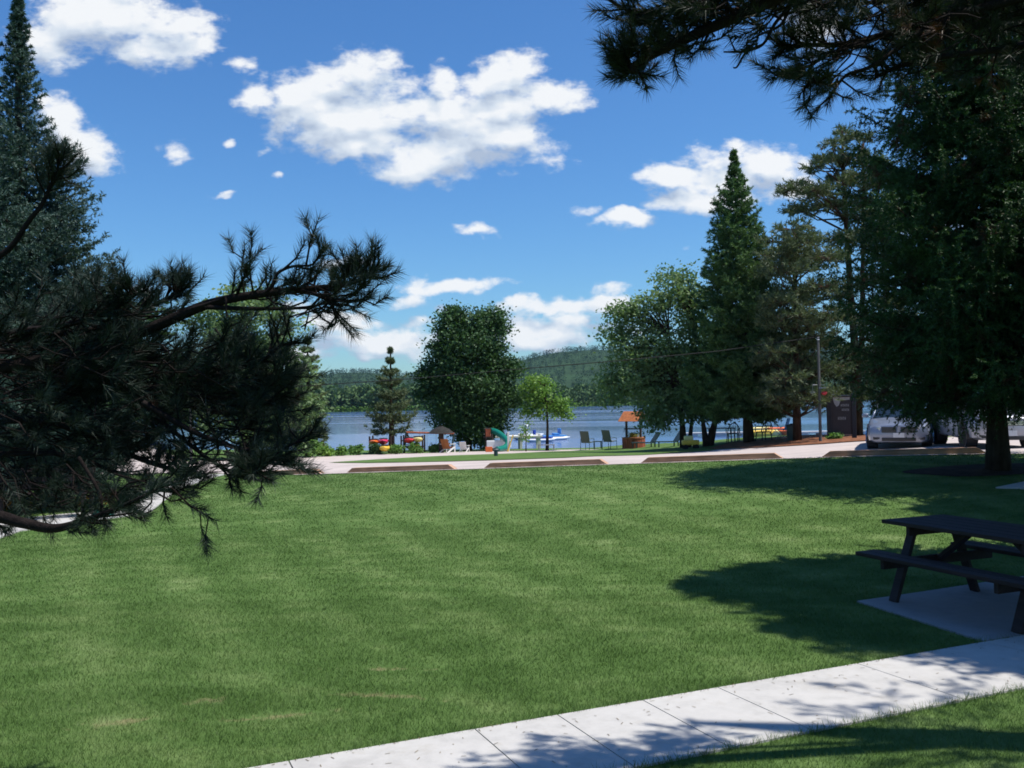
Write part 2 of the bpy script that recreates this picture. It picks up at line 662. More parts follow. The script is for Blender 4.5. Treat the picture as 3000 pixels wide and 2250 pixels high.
def lawn_mat(name, blades):
    m, nt, nodes, links = new_mat(name)
    c = lawn_color(nt)
    if blades:
        g = N(nt, 'ShaderNodeNewGeometry')
        v = math_(nt, 'MULTIPLY_ADD', g.outputs['Random Per Island'], 0.3, 0.88)
        cm = N(nt, 'ShaderNodeCombineXYZ')
        for i in range(3): links.new(v, cm.inputs[i])
        c = mixc(nt, 1.0, c, cm.outputs[0], 'MULTIPLY')
    b = N(nt, 'ShaderNodeBsdfPrincipled')
    links.new(c, b.inputs['Base Color'])
    b.inputs['Roughness'].default_value = 0.55 if blades else 0.9
    b.inputs['Specular IOR Level'].default_value = 0.25 if blades else 0.1
    if blades:
        t = N(nt, 'ShaderNodeBsdfTranslucent')
        links.new(mixc(nt, 1.0, c, (1.1, 1.2, 0.6), 'MULTIPLY'), t.inputs[0])
        mxs = N(nt, 'ShaderNodeMixShader'); mxs.inputs[0].default_value = 0.3
        links.new(b.outputs[0], mxs.inputs[1]); links.new(t.outputs[0], mxs.inputs[2])
        finish(nt, mxs.outputs[0])
    else:
        bp = N(nt, 'ShaderNodeBump'); bp.inputs['Strength'].default_value = 0.55; bp.inputs['Distance'].default_value = 0.05
        links.new(noise_(nt, objco(nt), 22, 6, 0.7), bp.inputs['Height'])
        links.new(bp.outputs[0], b.inputs['Normal'])
        finish(nt, b.outputs[0])
    return m


M_LAWN = lawn_mat('lawn turf', False)
M_BLADE = lawn_mat('grass blades', True)
M_GRAVEL = mat('pale gravel', (0.47, 0.405, 0.375), 0.95, var=0.10, vscale=0.7, bump=0.5, bscale=35, spec=0.1)
M_MULCH = mat('bark mulch', (0.22, 0.095, 0.050), 0.95, var=0.45, vscale=3.0, bump=0.8, bscale=18, spec=0.1)
M_SOIL = mat('bare soil', (0.060, 0.038, 0.026), 0.95, var=0.4, vscale=2.5, bump=0.8, bscale=18, spec=0.1)


def concrete_mat(name, col):
    m, nt, nodes, links = new_mat(name)
    co = objco(nt)
    a = noise_(nt, co, 0.9, 5, 0.6)
    b_ = noise_(nt, co, 7, 6, 0.7)
    f = math_(nt, 'ADD', math_(nt, 'MULTIPLY', a, 0.5), math_(nt, 'MULTIPLY', b_, 0.5))
    c = ramp(nt, f, [(0.34, tuple(k * 0.72 for k in col)), (0.5, tuple(k * 0.90 for k in col)), (0.68, col)])
    sp = noise_(nt, co, 2.3, 6, 0.75, 0.4)
    c = mixc(nt, ramp(nt, sp, [(0.56, 0), (0.70, 0.45)]), c, (0.34, 0.31, 0.26))
    b = N(nt, 'ShaderNodeBsdfPrincipled')
    links.new(c, b.inputs['Base Color'])
    b.inputs['Roughness'].default_value = 0.85
    b.inputs['Specular IOR Level'].default_value = 0.2
    bp = N(nt, 'ShaderNodeBump'); bp.inputs['Strength'].default_value = 0.25; bp.inputs['Distance'].default_value = 0.004
    links.new(noise_(nt, co, 90, 4, 0.7), bp.inputs['Height'])
    links.new(bp.outputs[0], b.inputs['Normal'])
    finish(nt, b.outputs[0])
    return m


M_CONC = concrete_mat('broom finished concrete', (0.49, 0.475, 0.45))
M_PAD = concrete_mat('shade darkened concrete', (0.30, 0.29, 0.29))  # the pad's deep tree shade is put into this darker colour


# ------------------------------------------------------------------ the ground, one sheet to the horizon
def axis(a0, a1, step, out0, out1):
    xs = list(np.arange(a0, a1 + 1e-6, step))
    lo, s = a0, step
    while lo > out0:
        s *= 1.35
        lo -= s
        xs.insert(0, max(lo, out0))
    hi, s = a1, step
    while hi < out1:
        s *= 1.35
        hi += s
        xs.append(min(hi, out1))
    return np.array(xs)


def build_ground():
    xs = axis(-34, 34, 0.5, -4000, 4000)
    ys = axis(-4, 80, 0.5, -400, 6000)
    X, Y = np.meshgrid(xs, ys)
    Z = gz(X, Y)
    nx, ny = len(xs), len(ys)
    V = np.stack([X, Y, Z], -1).reshape(-1, 3)
    me = bpy.data.meshes.new('ground')
    idx = np.arange(nx * ny).reshape(ny, nx)
    q = np.stack([idx[:-1, :-1], idx[:-1, 1:], idx[1:, 1:], idx[1:, :-1]], -1).reshape(-1, 4)
    me.vertices.add(len(V)); me.vertices.foreach_set('co', V.astype(np.float32).ravel())
    me.loops.add(q.size); me.loops.foreach_set('vertex_index', q.astype(np.int32).ravel())
    me.polygons.add(len(q)); me.polygons.foreach_set('loop_start', np.arange(0, q.size, 4, dtype=np.int32))
    me.polygons.foreach_set('loop_total', np.full(len(q), 4, dtype=np.int32))
    me.update(calc_edges=True)
    me.materials.append(M_LAWN)
    me.shade_smooth()
    return tag(link(bpy.data.objects.new('ground', me)), kind='structure', label='mown green lawn sloping gently to the lake')


build_ground()


def sheet_bm(pts, off, skirt=0.0, grid=0.5):
    """a surface laid on the ground inside an outline"""
    bm = bmesh.new()
    vs = [bm.verts.new((p[0], p[1], 0)) for p in pts]
    bm.faces.new(vs)
    bmesh.ops.triangulate(bm, faces=bm.faces[:])
    x0, x1 = min(p[0] for p in pts), max(p[0] for p in pts)
    y0, y1 = min(p[1] for p in pts), max(p[1] for p in pts)
    for ax, a, b in ((0, x0, x1), (1, y0, y1)):
        k = math.ceil(a / grid) * grid
        while k < b:
            no = (1, 0, 0) if ax == 0 else (0, 1, 0)
            co = (k, 0, 0) if ax == 0 else (0, k, 0)
            bmesh.ops.bisect_plane(bm, geom=bm.verts[:] + bm.edges[:] + bm.faces[:], dist=1e-5, plane_co=co, plane_no=no)
            k += grid
    if skirt:
        be = [e for e in bm.edges if len(e.link_faces) == 1]
        r = bmesh.ops.extrude_edge_only(bm, edges=be)
        low = set(v for v in r['geom'] if isinstance(v, bmesh.types.BMVert))
    else:
        low = set()
    for v in bm.verts:
        v.co.z = gzf(v.co.x, v.co.y) + off - (skirt if v in low else 0)
    bmesh.ops.recalc_face_normals(bm, faces=bm.faces[:])
    up_ = sum(f.normal.z * f.calc_area() for f in bm.faces)
    if up_ < 0: bmesh.ops.reverse_faces(bm, faces=bm.faces[:])
    return bm


def sheet(name, polys, off, m, label, skirt=0.0, grid=0.5):
    bm = bmesh.new()
    me = bpy.data.meshes.new(name)
    for pts in polys:
        b = sheet_bm(pts, off, skirt, grid)
        t = bpy.data.meshes.new('t')
        b.to_mesh(t); b.free()
        bm.from_mesh(t)
        bpy.data.meshes.remove(t)
    bm.to_mesh(me); bm.free()
    me.materials.append(m)
    return tag(link(bpy.data.objects.new(name, me)), kind='structure', label=label)


def curb_line(s, n=0.0):
    """a point s metres along the timber line from its left end, n metres behind it"""
    return (-4.4 + 0.923 * s + 0.384 * n, 24.5 - 0.384 * s + 0.923 * n)


def wobble(pts, amp=0.12, step=0.8, seed=1):
    out = []
    n = len(pts)
    for i in range(n):
        a, b = Vector(pts[i][:2]), Vector(pts[(i + 1) % n][:2])
        k = max(1, int((b - a).length / step))
        for j in range(k):
            p = a.lerp(b, j / k)
            q = Vector((mnoise.noise(Vector((p.x * 0.9, p.y * 0.9, seed))), mnoise.noise(Vector((p.x * 0.9, p.y * 0.9, seed + 9)))))
            out.append((p.x + q.x * amp, p.y + q.y * amp))
    return out


def gp(x, y):
    g = G(x, y)
    return (g.x, g.y)


# gravel lot and drive behind the timbers, out to the far edge by the beach
far_edge = [gp(560, 1352), gp(700, 1346), gp(900, 1338), gp(1100, 1332), gp(1300, 1326), gp(1500, 1321), gp(1700, 1317), gp(1780, 1316), gp(1900, 1322), gp(2030, 1319), gp(2110, 1317), gp(2300, 1306), gp(2450, 1297), gp(2540, 1292), gp(2700, 1285), gp(2800, 1281), gp(3150, 1274)]
near_edge = [curb_line(32, -0.25), curb_line(-1.5, -0.25), curb_line(-3.5, 1.4), gp(560, 1385), gp(300, 1390), gp(-200, 1400), gp(-200, 1372), gp(380, 1358)]
gravel_poly = wobble(far_edge + near_edge, 0.08)
sheet('gravel_lot', [gravel_poly], 0.012, M_GRAVEL, 'pale gravel parking lot behind the lawn timbers')
# a lens of grass lies in the middle of the drive
isl_top = [gp(960, 1357), gp(1130, 1346), gp(1300, 1337), gp(1500, 1330), gp(1700, 1321), gp(1790, 1315), gp(1900, 1314), gp(2010, 1314), gp(2110, 1317)]
isl_bot = [gp(2080, 1322), gp(1950, 1330), gp(1800, 1337), gp(1650, 1343), gp(1450, 1350), gp(1250, 1355), gp(1080, 1358)]
island_poly = wobble(isl_top + isl_bot, 0.08, seed=4)
sheet('grass_island', [island_poly], 0.030, M_LAWN, 'narrow strip of grass between the two gravel lanes')
# mulch under the spruce and pines on the right
mul = [gp(2080, 1317), gp(2180, 1315), gp(2300, 1309), gp(2400, 1303), gp(2500, 1296), gp(2560, 1292), gp(2560, 1272), gp(2400, 1279), gp(2250, 1289), gp(2130, 1300)]
sheet('mulch_bed', [wobble(mul, 0.25, seed=6)], 0.045, M_MULCH, 'reddish bark mulch bed under spruce and pines')
gB = G(2925, 1375)
ring = [(gB.x - 0.3 + 1.3 * math.cos(a) * (1 + .15 * math.sin(3 * a)), gB.y - 0.0 + 0.6 * math.sin(a)) for a in np.linspace(0, 2 * math.pi, 30)[:-1]]
sheet('bare_soil', [ring], 0.010, M_SOIL, 'bare needle-covered soil round the big spruce trunk')

# the front walk with its joints: back edge runs by B0 + t*wu, 0.92 wide
B0 = Vector((-1.27, 5.21)); wu = Vector((5.04, 2.23)).normalized(); wn_ = Vector((wu.y, -wu.x))
WID = 0.93
joints = []
for (x, y) in ((841, 2226), (1390, 2141), (1642, 2106), (1907, 2070), (2117, 2026), (2530, 1955)):
    g = G(x, y)
    joints.append((Vector((g.x, g.y)) - B0).dot(wu))
js = sorted(joints)
j0 = js[0]
ed = [-4.2, -2.9, -1.55] + js + [js[-1] + 1.35, js[-1] + 2.7, js[-1] + 4.0, js[-1] + 5.4]
ed = sorted(ed)
panels = []
for a, b in zip(ed[:-1], ed[1:]):
    g_ = 0.004
    p = [B0 + wu * (a + g_), B0 + wu * (b - g_), B0 + wu * (b - g_) + wn_ * WID, B0 + wu * (a + g_) + wn_ * WID]
    panels.append([(q.x, q.y) for q in p])
sheet('front_path', panels, 0.014, M_CONC, 'white concrete walk crossing the lower corner of the lawn', skirt=0.06, grid=1.0)
# the pad under the picnic table
su = Vector((0.28, -0.96)).normalized(); sv = Vector((0.90, 0.43)).normalized()
A_ = Vector(gp(2510, 1765))
Bc = Vector(gp(2856, 1714))
Cc = Vector(gp(2870, 1880))
dirw = (Bc - A_).normalized()
wl = 3.6
off_path = 0.004
# the pad meets the path's back edge
c1 = B0 + wu * ((Cc - B0).dot(wu)) - wn_ * 0.012
q2 = A_ + dirw * wl
c2 = B0 + wu * ((q2 - B0).dot(wu) + 0.5) - wn_ * 0.012
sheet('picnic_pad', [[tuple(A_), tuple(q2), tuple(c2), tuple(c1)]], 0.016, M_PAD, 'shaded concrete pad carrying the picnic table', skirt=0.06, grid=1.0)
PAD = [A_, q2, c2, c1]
# the walk on the left that comes down from the lot
lw = [gp(662, 1391), gp(525, 1434), gp(440, 1503), gp(390, 1511), gp(180, 1541), gp(60, 1557), gp(0, 1578), gp(-260, 1680), gp(-420, 1560), gp(-200, 1536), gp(0, 1524), gp(200, 1507), gp(325, 1497), gp(400, 1448), gp(520, 1408), gp(610, 1391)]
sheet('side_path', [lw], 0.022, M_CONC, 'white concrete walk bending behind the pine boughs', skirt=0.06)
sheet('corner_path', [[gp(2917, 1431), gp(3100, 1437), gp(3300, 1440), gp(3300, 1416), gp(3000, 1414)]], 0.022, M_CONC, 'sliver of concrete walk beside the big spruce', skirt=0.06)

# lake
lm, nt, nodes, links = new_mat('lake water')
b = N(nt, 'ShaderNodeBsdfPrincipled')
b.inputs['Base Color'].default_value = (0.05, 0.10, 0.23, 1)
b.inputs['Roughness'].default_value = 0.10
b.inputs['IOR'].default_value = 1.33
co = objco(nt, (0.5, 1.6, 1))
bp = N(nt, 'ShaderNodeBump'); bp.inputs['Strength'].default_value = 0.2; bp.inputs['Distance'].default_value = 0.012
links.new(noise_(nt, co, 1.1, 5, 0.6), bp.inputs['Height'])
links.new(bp.outputs[0], b.inputs['Normal'])
rr = ramp(nt, noise_(nt, objco(nt, (0.012, 0.05, 1)), 1.0, 3, 0.5), [(0.46, 0.10), (0.60, 0.20)])
links.new(rr, b.inputs['Roughness'])
finish(nt, b.outputs[0])
lk = MB()
lk.add([(-2500, 30, WATER), (2500, 30, WATER), (2500, 2500, WATER), (-2500, 2500, WATER)], [(0, 1, 2, 3)])
tag(lk.build('lake_water', lm), kind='structure', label='calm blue grey lake with ripples and reflections')

# ------------------------------------------------------------------ blades of grass, as far as one can make them out
def inside(px_, py_, poly):
    c = np.zeros(len(px_), bool)
    n = len(poly)
    for i in range(n):
        x1_, y1_ = poly[i][0], poly[i][1]
        x2_, y2_ = poly[(i + 1) % n][0], poly[(i + 1) % n][1]
        cond = ((y1_ > py_) != (y2_ > py_)) & (px_ < (x2_ - x1_) * (py_ - y1_) / (y2_ - y1_ + 1e-12) + x1_)
        c ^= cond
    return c


def grass():
    out = []
    for (y0, y1, dens, hh, ww) in ((4.3, 6.6, 7500, 0.028, 0.0036), (6.6, 9.5, 4600, 0.026, 0.0048), (9.5, 14, 2000, 0.024, 0.0080), (14, 25, 520, 0.022, 0.016)):
        area = (y1 - y0) * (y1 * 1.26 + 1.0)
        n = int(area * dens)
        x = (rng.random(n) - 0.5) * (y1 * 1.26 + 1.0)
        y = y0 + (y1 - y0) * rng.random(n)
        k = (np.abs(x) < 0.60 * y + 0.5) & (curb_n(x, y) < -0.10)
        wx, wy = x - B0.x, y - B0.y
        wd = wx * wn_.x + wy * wn_.y
        k &= ~((wd > 0.03 * rng.random(n) ** 2) & (wd < WID - 0.035 * rng.random(n) ** 2) & (wx * wu.x + wy * wu.y > -4.2))
        k &= ~inside(x, y, PAD)
        k &= ~inside(x, y, lw)
        k &= ~inside(x, y, ring)
        for (sx_, sy_, rx, ry, a_) in SPOTS:
            g_ = G(sx_, sy_)
            ca, sa = math.cos(R(a_)), math.sin(R(a_))
            ux = ((x - g_.x) * ca + (y - g_.y) * sa) / rx
            uy = (-(x - g_.x) * sa + (y - g_.y) * ca) / ry
            k &= ~((np.sqrt(ux * ux + uy * uy) + 0.9 * rng.random(n) < 1.2) & (rng.random(n) < 0.6))
        x, y = x[k], y[k]
        # ragged turf edge leaning over the walk
        n = len(x)
        z = gz(x, y)
        a = rng.random(n) * 2 * np.pi
        h = hh * (0.55 + 0.75 * rng.random(n))
        edge = np.minimum(np.abs((x - B0.x) * wn_.x + (y - B0.y) * wn_.y), np.abs((x - B0.x) * wn_.x + (y - B0.y) * wn_.y - WID))
        h = np.where(edge < 0.05, h * 2.0, h)
        w = ww * (0.7 + 0.6 * rng.random(n))
        la = rng.random(n) * 2 * np.pi
        lean = h * (0.25 + 0.8 * rng.random(n))
        T = np.empty((n, 3, 3))
        T[:, 0] = np.stack([x - np.cos(a) * w / 2, y - np.sin(a) * w / 2, z - 0.004], -1)
        T[:, 1] = np.stack([x + np.cos(a) * w / 2, y + np.sin(a) * w / 2, z - 0.004], -1)
        T[:, 2] = np.stack([x + np.cos(la) * lean, y + np.sin(la) * lean, z + h], -1)
        out.append(T)
    V = np.concatenate(out)
    o = np_obj('lawn_grass', V, 3, M_BLADE)
    tag(o, 'short mown green grass of the lawn', 'grass', kind='stuff')


grass()


def litter():
    n = 420
    t = rng.uniform(-1.0, 9.0, n); w = rng.random(n) ** 3 * WID
    flip = rng.random(n) < 0.5
    w = np.where(flip, w, WID - w)
    x = B0.x + wu.x * t + wn_.x * w; y = B0.y + wu.y * t + wn_.y * w
    z = gz(x, y) + 0.0165
    a = rng.random(n) * np.pi * 2
    L = rng.uniform(0.006, 0.022, n); W_ = 0.0022
    T = np.empty((n, 4, 3))
    dx, dy = np.cos(a), np.sin(a)
    T[:, 0] = np.stack([x - dx * L - dy * W_, y - dy * L + dx * W_, z], -1)
    T[:, 1] = np.stack([x + dx * L - dy * W_, y + dy * L + dx * W_, z + .001], -1)
    T[:, 2] = np.stack([x + dx * L + dy * W_, y + dy * L - dx * W_, z + .001], -1)
    T[:, 3] = np.stack([x - dx * L + dy * W_, y - dy * L - dx * W_, z], -1)
    o = np_obj('fallen_needles', T, 4, mat('dry clippings', (0.16, 0.12, 0.06), 0.9, var=0.5, vscale=30))
    tag(o, 'dry needles and clippings strewn on the concrete walk', 'litter', kind='stuff')


litter()
# ------------------------------------------------------------------ foliage helpers
def nrm(a):
    return a / np.maximum(np.linalg.norm(a, axis=-1, keepdims=True), 1e-9)


def rperp(d):
    r = rng.normal(size=d.shape)
    r -= d * np.sum(r * d, -1, keepdims=True)
    return nrm(r)


def needles(P0, P1, per, length, width, fwd=0.6, lvar=0.35, start=0.0, droop=0.0):
    """thin triangles standing out round twig segments"""
    P0 = np.repeat(np.asarray(P0, float), per, 0)
    P1 = np.repeat(np.asarray(P1, float), per, 0)
    n = len(P0)
    d = nrm(P1 - P0)
    t = start + (1 - start) * rng.random((n, 1))
    base = P0 + (P1 - P0) * t
    pr = rperp(d)
    f = fwd * (0.6 + 0.8 * rng.random((n, 1)))
    nd = nrm(d * f + pr)
    nd[:, 2] -= droop
    nd = nrm(nd)
    L = length * (1 - lvar + 2 * lvar * rng.random((n, 1)))
    side = rperp(nd) * width * 0.5
    T = np.empty((n, 3, 3))
    T[:, 0] = base - side
    T[:, 1] = base + side
    T[:, 2] = base + nd * L
    return T


def leaves(C, size, svar=0.4, flat=0.3):
    """leaf-shaped quads round the points C"""
    n = len(C)
    a = nrm(rng.normal(size=(n, 3)) * np.array([1, 1, 1 - flat]))
    b = rperp(a)
    s = size * (1 - svar + 2 * svar * rng.random((n, 1)))
    T = np.empty((n, 4, 3))
    T[:, 0] = C - a * s * 0.5
    T[:, 1] = C + b * s * 0.33
    T[:, 2] = C + a * s * 0.5
    T[:, 3] = C - b * s * 0.33
    return T


M_BARK = mat('grey brown bark', (0.060, 0.045, 0.035), 0.95, var=0.35, vscale=8, bump=0.9, bscale=14, spec=0.1, stretch=(1, 1, 0.3))
M_BARKR = mat('reddish pine bark', (0.075, 0.045, 0.030), 0.95, var=0.4, vscale=8, bump=0.9, bscale=14, spec=0.1, stretch=(1, 1, 0.3))
M_TWIG = mat('dark twig bark', (0.016, 0.012, 0.011), 0.95, var=0.3, vscale=20, bump=0.6, bscale=60, spec=0.1)


def spruce(name, label, base, H, Rf, nb, leaf, crown_z0=0.1, lean=(0, 0), droop=0.35, twig=0.34, nlen=0.05, nwid=0.02, per=12, trunk_r=0.17, hang=0.0, seed=1, tipup=0.25, side=8, layer=None, holes=0.0, mbark=None, curtain=0, jit=0.07):
    """Rf(z) = crown radius at height z above the foot"""
    global rng
    rng = np.random.default_rng(seed)
    rnd = random.Random(seed)
    root = thing(name, base, label, name.replace('_', ' '))
    tb = MB()
    pts = [(lean[0] * (i / 12) , lean[1] * (i / 12), H * i / 12 - (0.1 if i == 0 else 0)) for i in range(13)]
    rad = [trunk_r * (1.35 if i == 0 else 1.08 if i == 1 else 1) * (1 - 0.93 * (i / 12)) + 0.012 for i in range(13)]
    tb.tube(pts, rad, 12)
    A, B = [], []
    ga = 0.0
    for i in range(nb):
        u = (i + rnd.random()) / nb
        z = crown_z0 + (H - crown_z0) * (1 - (1 - u) ** 1.0)
        if layer:
            z = crown_z0 + round((z - crown_z0) / layer) * layer + rnd.uniform(-jit, jit)
        if z >= H - 0.1: z = H - 0.1 - rnd.random() * 0.2
        L = Rf(z) * rnd.choice((0.70, 0.85, 0.92, 1.0, 1.08)) * rnd.uniform(0.88, 1.06)
        if L < 0.08: L = 0.08
        if rnd.random() < holes: continue
        ga += 2.399963 + rnd.uniform(-0.35, 0.35)
        az = ga
        hf = z / H
        el = (-droop * 1.15 * (1 - hf) + 0.75 * hf ** 2)
        px_ = lean[0] * hf; py_ = lean[1] * hf
        path = []
        m = 7
        h = Vector((math.cos(az), math.sin(az), 0))
        for k in range(m + 1):
            s = k / m
            zz = z + L * (el * s + (-droop * 0.45 * math.sin(s * math.pi) + tipup * s ** 3 * (1 - hf)))
            path.append(Vector((px_, py_, 0)) + h * (L * s) + Vector((0, 0, zz)))
        br = max(0.008, 0.035 * L / 2.5)
        tb.tube(path[:m], [br * (1 - 0.8 * k / m) for k in range(m)], 4, cap=False)
        nt_ = max(3, int(side * L / 1.6))
        for j in range(nt_):
            s = 0.10 + 0.90 * (j + rnd.random()) / nt_
            k = min(m - 1, int(s * m)); fr = s * m - k
            p = path[k].lerp(path[k + 1], min(1, fr))
            d = (path[k + 1] - path[k]).normalized()
            for sg in (-1, 1):
                sv_ = Vector((-h.y, h.x, 0)) * sg
                ln = (twig * min(1.0, L / 0.9) + 0.36 * L * (1 - s) ** 0.8) * rnd.uniform(0.6, 1.15)
                ln = min(ln, L * 0.8 + 0.08)
                dd = (d * rnd.uniform(0.6, 1.0) + sv_ * rnd.uniform(0.5, 1.0) + Vector((0, 0, rnd.uniform(-0.2, 0.25) - hang * rnd.uniform(0.5, 1.3)))).normalized()
                q = p + dd * ln
                A.append(p); B.append(q)
                if ln > 0.3:
                    for e in range(2 if ln < 0.6 else 4):
                        t = rnd.uniform(0.3, 0.95)
                        p2 = p.lerp(q, t)
                        d2 = (dd + Vector((rnd.uniform(-1, 1), rnd.uniform(-1, 1), rnd.uniform(-0.4, 0.4) - hang * 1.3)) * 0.8).normalized()
                        A.append(p2); B.append(p2 + d2 * ln * rnd.uniform(0.25, 0.5))
            A.append(path[k]); B.append(path[k + 1])
            for _ in range(curtain):
                t = rnd.random()
                p3 = path[k].lerp(path[k + 1], t) + Vector((-h.y, h.x, 0)) * rnd.uniform(-1, 1) * 0.30 * L * (1 - s) + Vector((0, 0, -0.03))
                A.append(p3); B.append(p3 + Vector((rnd.uniform(-.3, .3) + h.x * .3, rnd.uniform(-.3, .3) + h.y * .3, -1)) * rnd.uniform(0.16, 0.42))
    # leader
    top = Vector((lean[0], lean[1], H))
    A.append(top - Vector((0, 0, 0.5))); B.append(top + Vector((0, 0, 0.12)))
    A = np.array([tuple(v) for v in A]); B = np.array([tuple(v) for v in B])
    Lg = np.linalg.norm(B - A, axis=1)
    rep = np.maximum(1, np.round(Lg / 0.25).astype(int))
    A2 = np.repeat(A, rep, 0); B2 = np.repeat(B, rep, 0)
    T = needles(A2, B2, per, nlen, nwid, fwd=0.7)
    tb.build('trunk', mbark or M_BARK, root, smooth=True)
    np_obj('crown', T, 3, leaf, root)
    return root


def pine(name, label, base, H, clumps, leaf, trunks, tuft=0.16, nwid=0.03, per=16, seed=3, mbark=None, density=1.0, bare=0.5):
    """clumps: (dx, dy, z, radius) of foliage pads; trunks: list of polylines"""
    global rng
    rng = np.random.default_rng(seed)
    rnd = random.Random(seed)
    root = thing(name, base, label, 'pine tree')
    tb = MB()
    for pts, r0 in trunks:
        k = len(pts)
        tb.tube(pts, [r0 * (1 - 0.8 * i / (k - 1)) for i in range(k)], 10)
    allp = [Vector(p) for pts, _ in trunks for p in pts]
    A, B = [], []
    for (cx, cy_, cz, cr) in clumps:
        c = Vector((cx, cy_, cz))
        # limb from the nearest trunk point a little lower
        cand = []
        for pts, r0 in trunks:
            for i in range(len(pts) - 1):
                for f in (0, .25, .5, .75):
                    p = Vector(pts[i]).lerp(Vector(pts[i + 1]), f)
                    cand.append(((p - c - Vector((0, 0, -0.35 * Vector((p.x - c.x, p.y - c.y)).length))).length, p))
        p0 = min(cand, key=lambda t: t[0])[1]
        mid = p0.lerp(c, 0.5) + Vector((rnd.uniform(-.15, .15), rnd.uniform(-.15, .15), rnd.uniform(-.1, .15))) * (c - p0).length
        tb.tube([p0, mid, c], [0.045, 0.03, 0.012], 5, cap=False)
        nk = int(26 * cr * cr * density) + 7
        for _ in range(nk):
            v = Vector((rnd.gauss(0, 1), rnd.gauss(0, 1), rnd.gauss(0, 0.42)))
            v = v.normalized() * (rnd.random() ** 0.45) * cr
            v.z *= 0.6
            q = c + v
            d = (v.normalized() + Vector((rnd.uniform(-.5, .5), rnd.uniform(-.5, .5), rnd.uniform(0, 0.8)))).normalized()
            A.append(q - d * 0.10); B.append(q + d * 0.22)
            if rnd.random() < 0.4:
                tb.tube([c + (q - c) * rnd.uniform(0, .4), q], [0.012, 0.006], 3, cap=False)
    A = np.array([tuple(v) for v in A]); B = np.array([tuple(v) for v in B])
    T = needles(A, B, per, tuft, nwid, fwd=0.9)
    tb.build('trunk', mbark or M_BARKR, root, smooth=True)
    np_obj('crown', T, 3, leaf, root)
    return root


def broadleaf(name, label, base, trunks, blobs, leaf, lsize=0.14, dens=420, cluster=0.42, seed=5, cat='tree', mbark=None, shell=0.55, ncl=9.0, bough=0.05, droopy=0.0):
    """blobs: crown ellipsoids (cx, cy, cz, rx, ry, rz); leaves hang in clusters near their shells"""
    global rng
    rng = np.random.default_rng(seed)
    rnd = random.Random(seed)
    root = thing(name, base, label, cat)
    tb = MB()
    for pts, r0 in trunks:
        k = len(pts)
        tb.tube(pts, [r0 * (1.2 if i == 0 else 1) * (1 - 0.7 * i / (k - 1)) for i in range(k)], 10)
    C = []
    for (cx, cy_, cz, rx, ry, rz) in blobs:
        vol = rx * ry * rz
        n = int(ncl * (rx * ry + ry * rz + rx * rz)) + 4
        for _ in range(n):
            v = Vector((rnd.gauss(0, 1), rnd.gauss(0, 1), rnd.gauss(0, 1))).normalized()
            r = shell + (1.02 - shell) * rnd.random() ** 0.6
            p = Vector((cx + v.x * rx * r, cy_ + v.y * ry * r, cz + v.z * rz * r))
            C.append((p, cluster * rnd.uniform(0.6, 1.3)))
    pts_l = []
    tpts = [(Vector(p), r0) for pts, r0 in trunks for p in pts[len(pts) // 2:]]
    for i, (p, cr) in enumerate(C):
        n = int(dens * cr * cr * rnd.uniform(0.7, 1.2))
        g = rng.normal(size=(n, 3)) * np.array([cr, cr, cr * 0.62]) * 0.55
        if droopy: g[:, 2] -= droopy * np.abs(rng.normal(size=n)) * cr
        pts_l.append(np.array(tuple(p)) + g)
        if i % 2 == 0:
            t0 = min(tpts, key=lambda t: (t[0] - p).length + (2 if t[0].z > p.z else 0))[0]
            mid = t0.lerp(p, 0.5) + Vector((rnd.uniform(-.2, .2), rnd.uniform(-.2, .2), rnd.uniform(0, .3))) * (p - t0).length * 0.5
            tb.tube([t0, mid, p], [bough, bough * 0.55, 0.012], 4, cap=False)
    Lp = np.concatenate(pts_l)
    tb.build('trunk', mbark or M_BARK, root, smooth=True)
    np_obj('crown', leaves(Lp, lsize), 4, leaf, root)
    return root


# ------------------------------------------------------------------ materials of the trees
L_SPR_D = leaf_mat('dark spruce needles', (0.009, 0.028, 0.012), (0.072, 0.150, 0.046), 0.18, nscale=0.75, brown=(0.07, 0.035, 0.018), brown_amt=0.1)
L_SPR_B = leaf_mat('blue spruce needles', (0.022, 0.050, 0.044), (0.085, 0.140, 0.115), 0.15, nscale=1.3)
L_FIR = leaf_mat('green fir needles', (0.022, 0.062, 0.030), (0.150, 0.255, 0.085), 0.24, nscale=0.8)
L_PINE_M = leaf_mat('dull red pine needles', (0.034, 0.058, 0.030), (0.150, 0.185, 0.090), 0.22, nscale=0.6, brown=(0.10, 0.078, 0.050), brown_amt=0.0)
L_PINE_F = leaf_mat('near pine needles', (0.008, 0.016, 0.012), (0.026, 0.044, 0.030), 0.12, nscale=3.0, brown=(0.030, 0.012, 0.008), brown_amt=-0.15)  # near-black colour stands in for the shade on these boughs
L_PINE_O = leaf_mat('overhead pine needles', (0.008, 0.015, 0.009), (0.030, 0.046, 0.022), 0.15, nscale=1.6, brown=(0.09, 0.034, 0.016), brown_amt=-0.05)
L_MAPLE = leaf_mat('dark maple leaves', (0.014, 0.042, 0.020), (0.095, 0.180, 0.064), 0.24, nscale=1.2)
L_LIGHT = leaf_mat('light green leaves', (0.110, 0.220, 0.040), (0.220, 0.360, 0.080), 0.35, nscale=1.1)
L_WILLOW = leaf_mat('grey green willow leaves', (0.085, 0.160, 0.070), (0.235, 0.325, 0.150), 0.34, nscale=0.8)
L_BUSH = leaf_mat('bright hedge leaves', (0.075, 0.180, 0.040), (0.190, 0.320, 0.085), 0.32, nscale=1.8)
L_SPINE = leaf_mat('pale lakeside pine needles', (0.060, 0.095, 0.048), (0.155, 0.190, 0.095), 0.2, nscale=0.9)


def px2m(Y):
    return Y / F


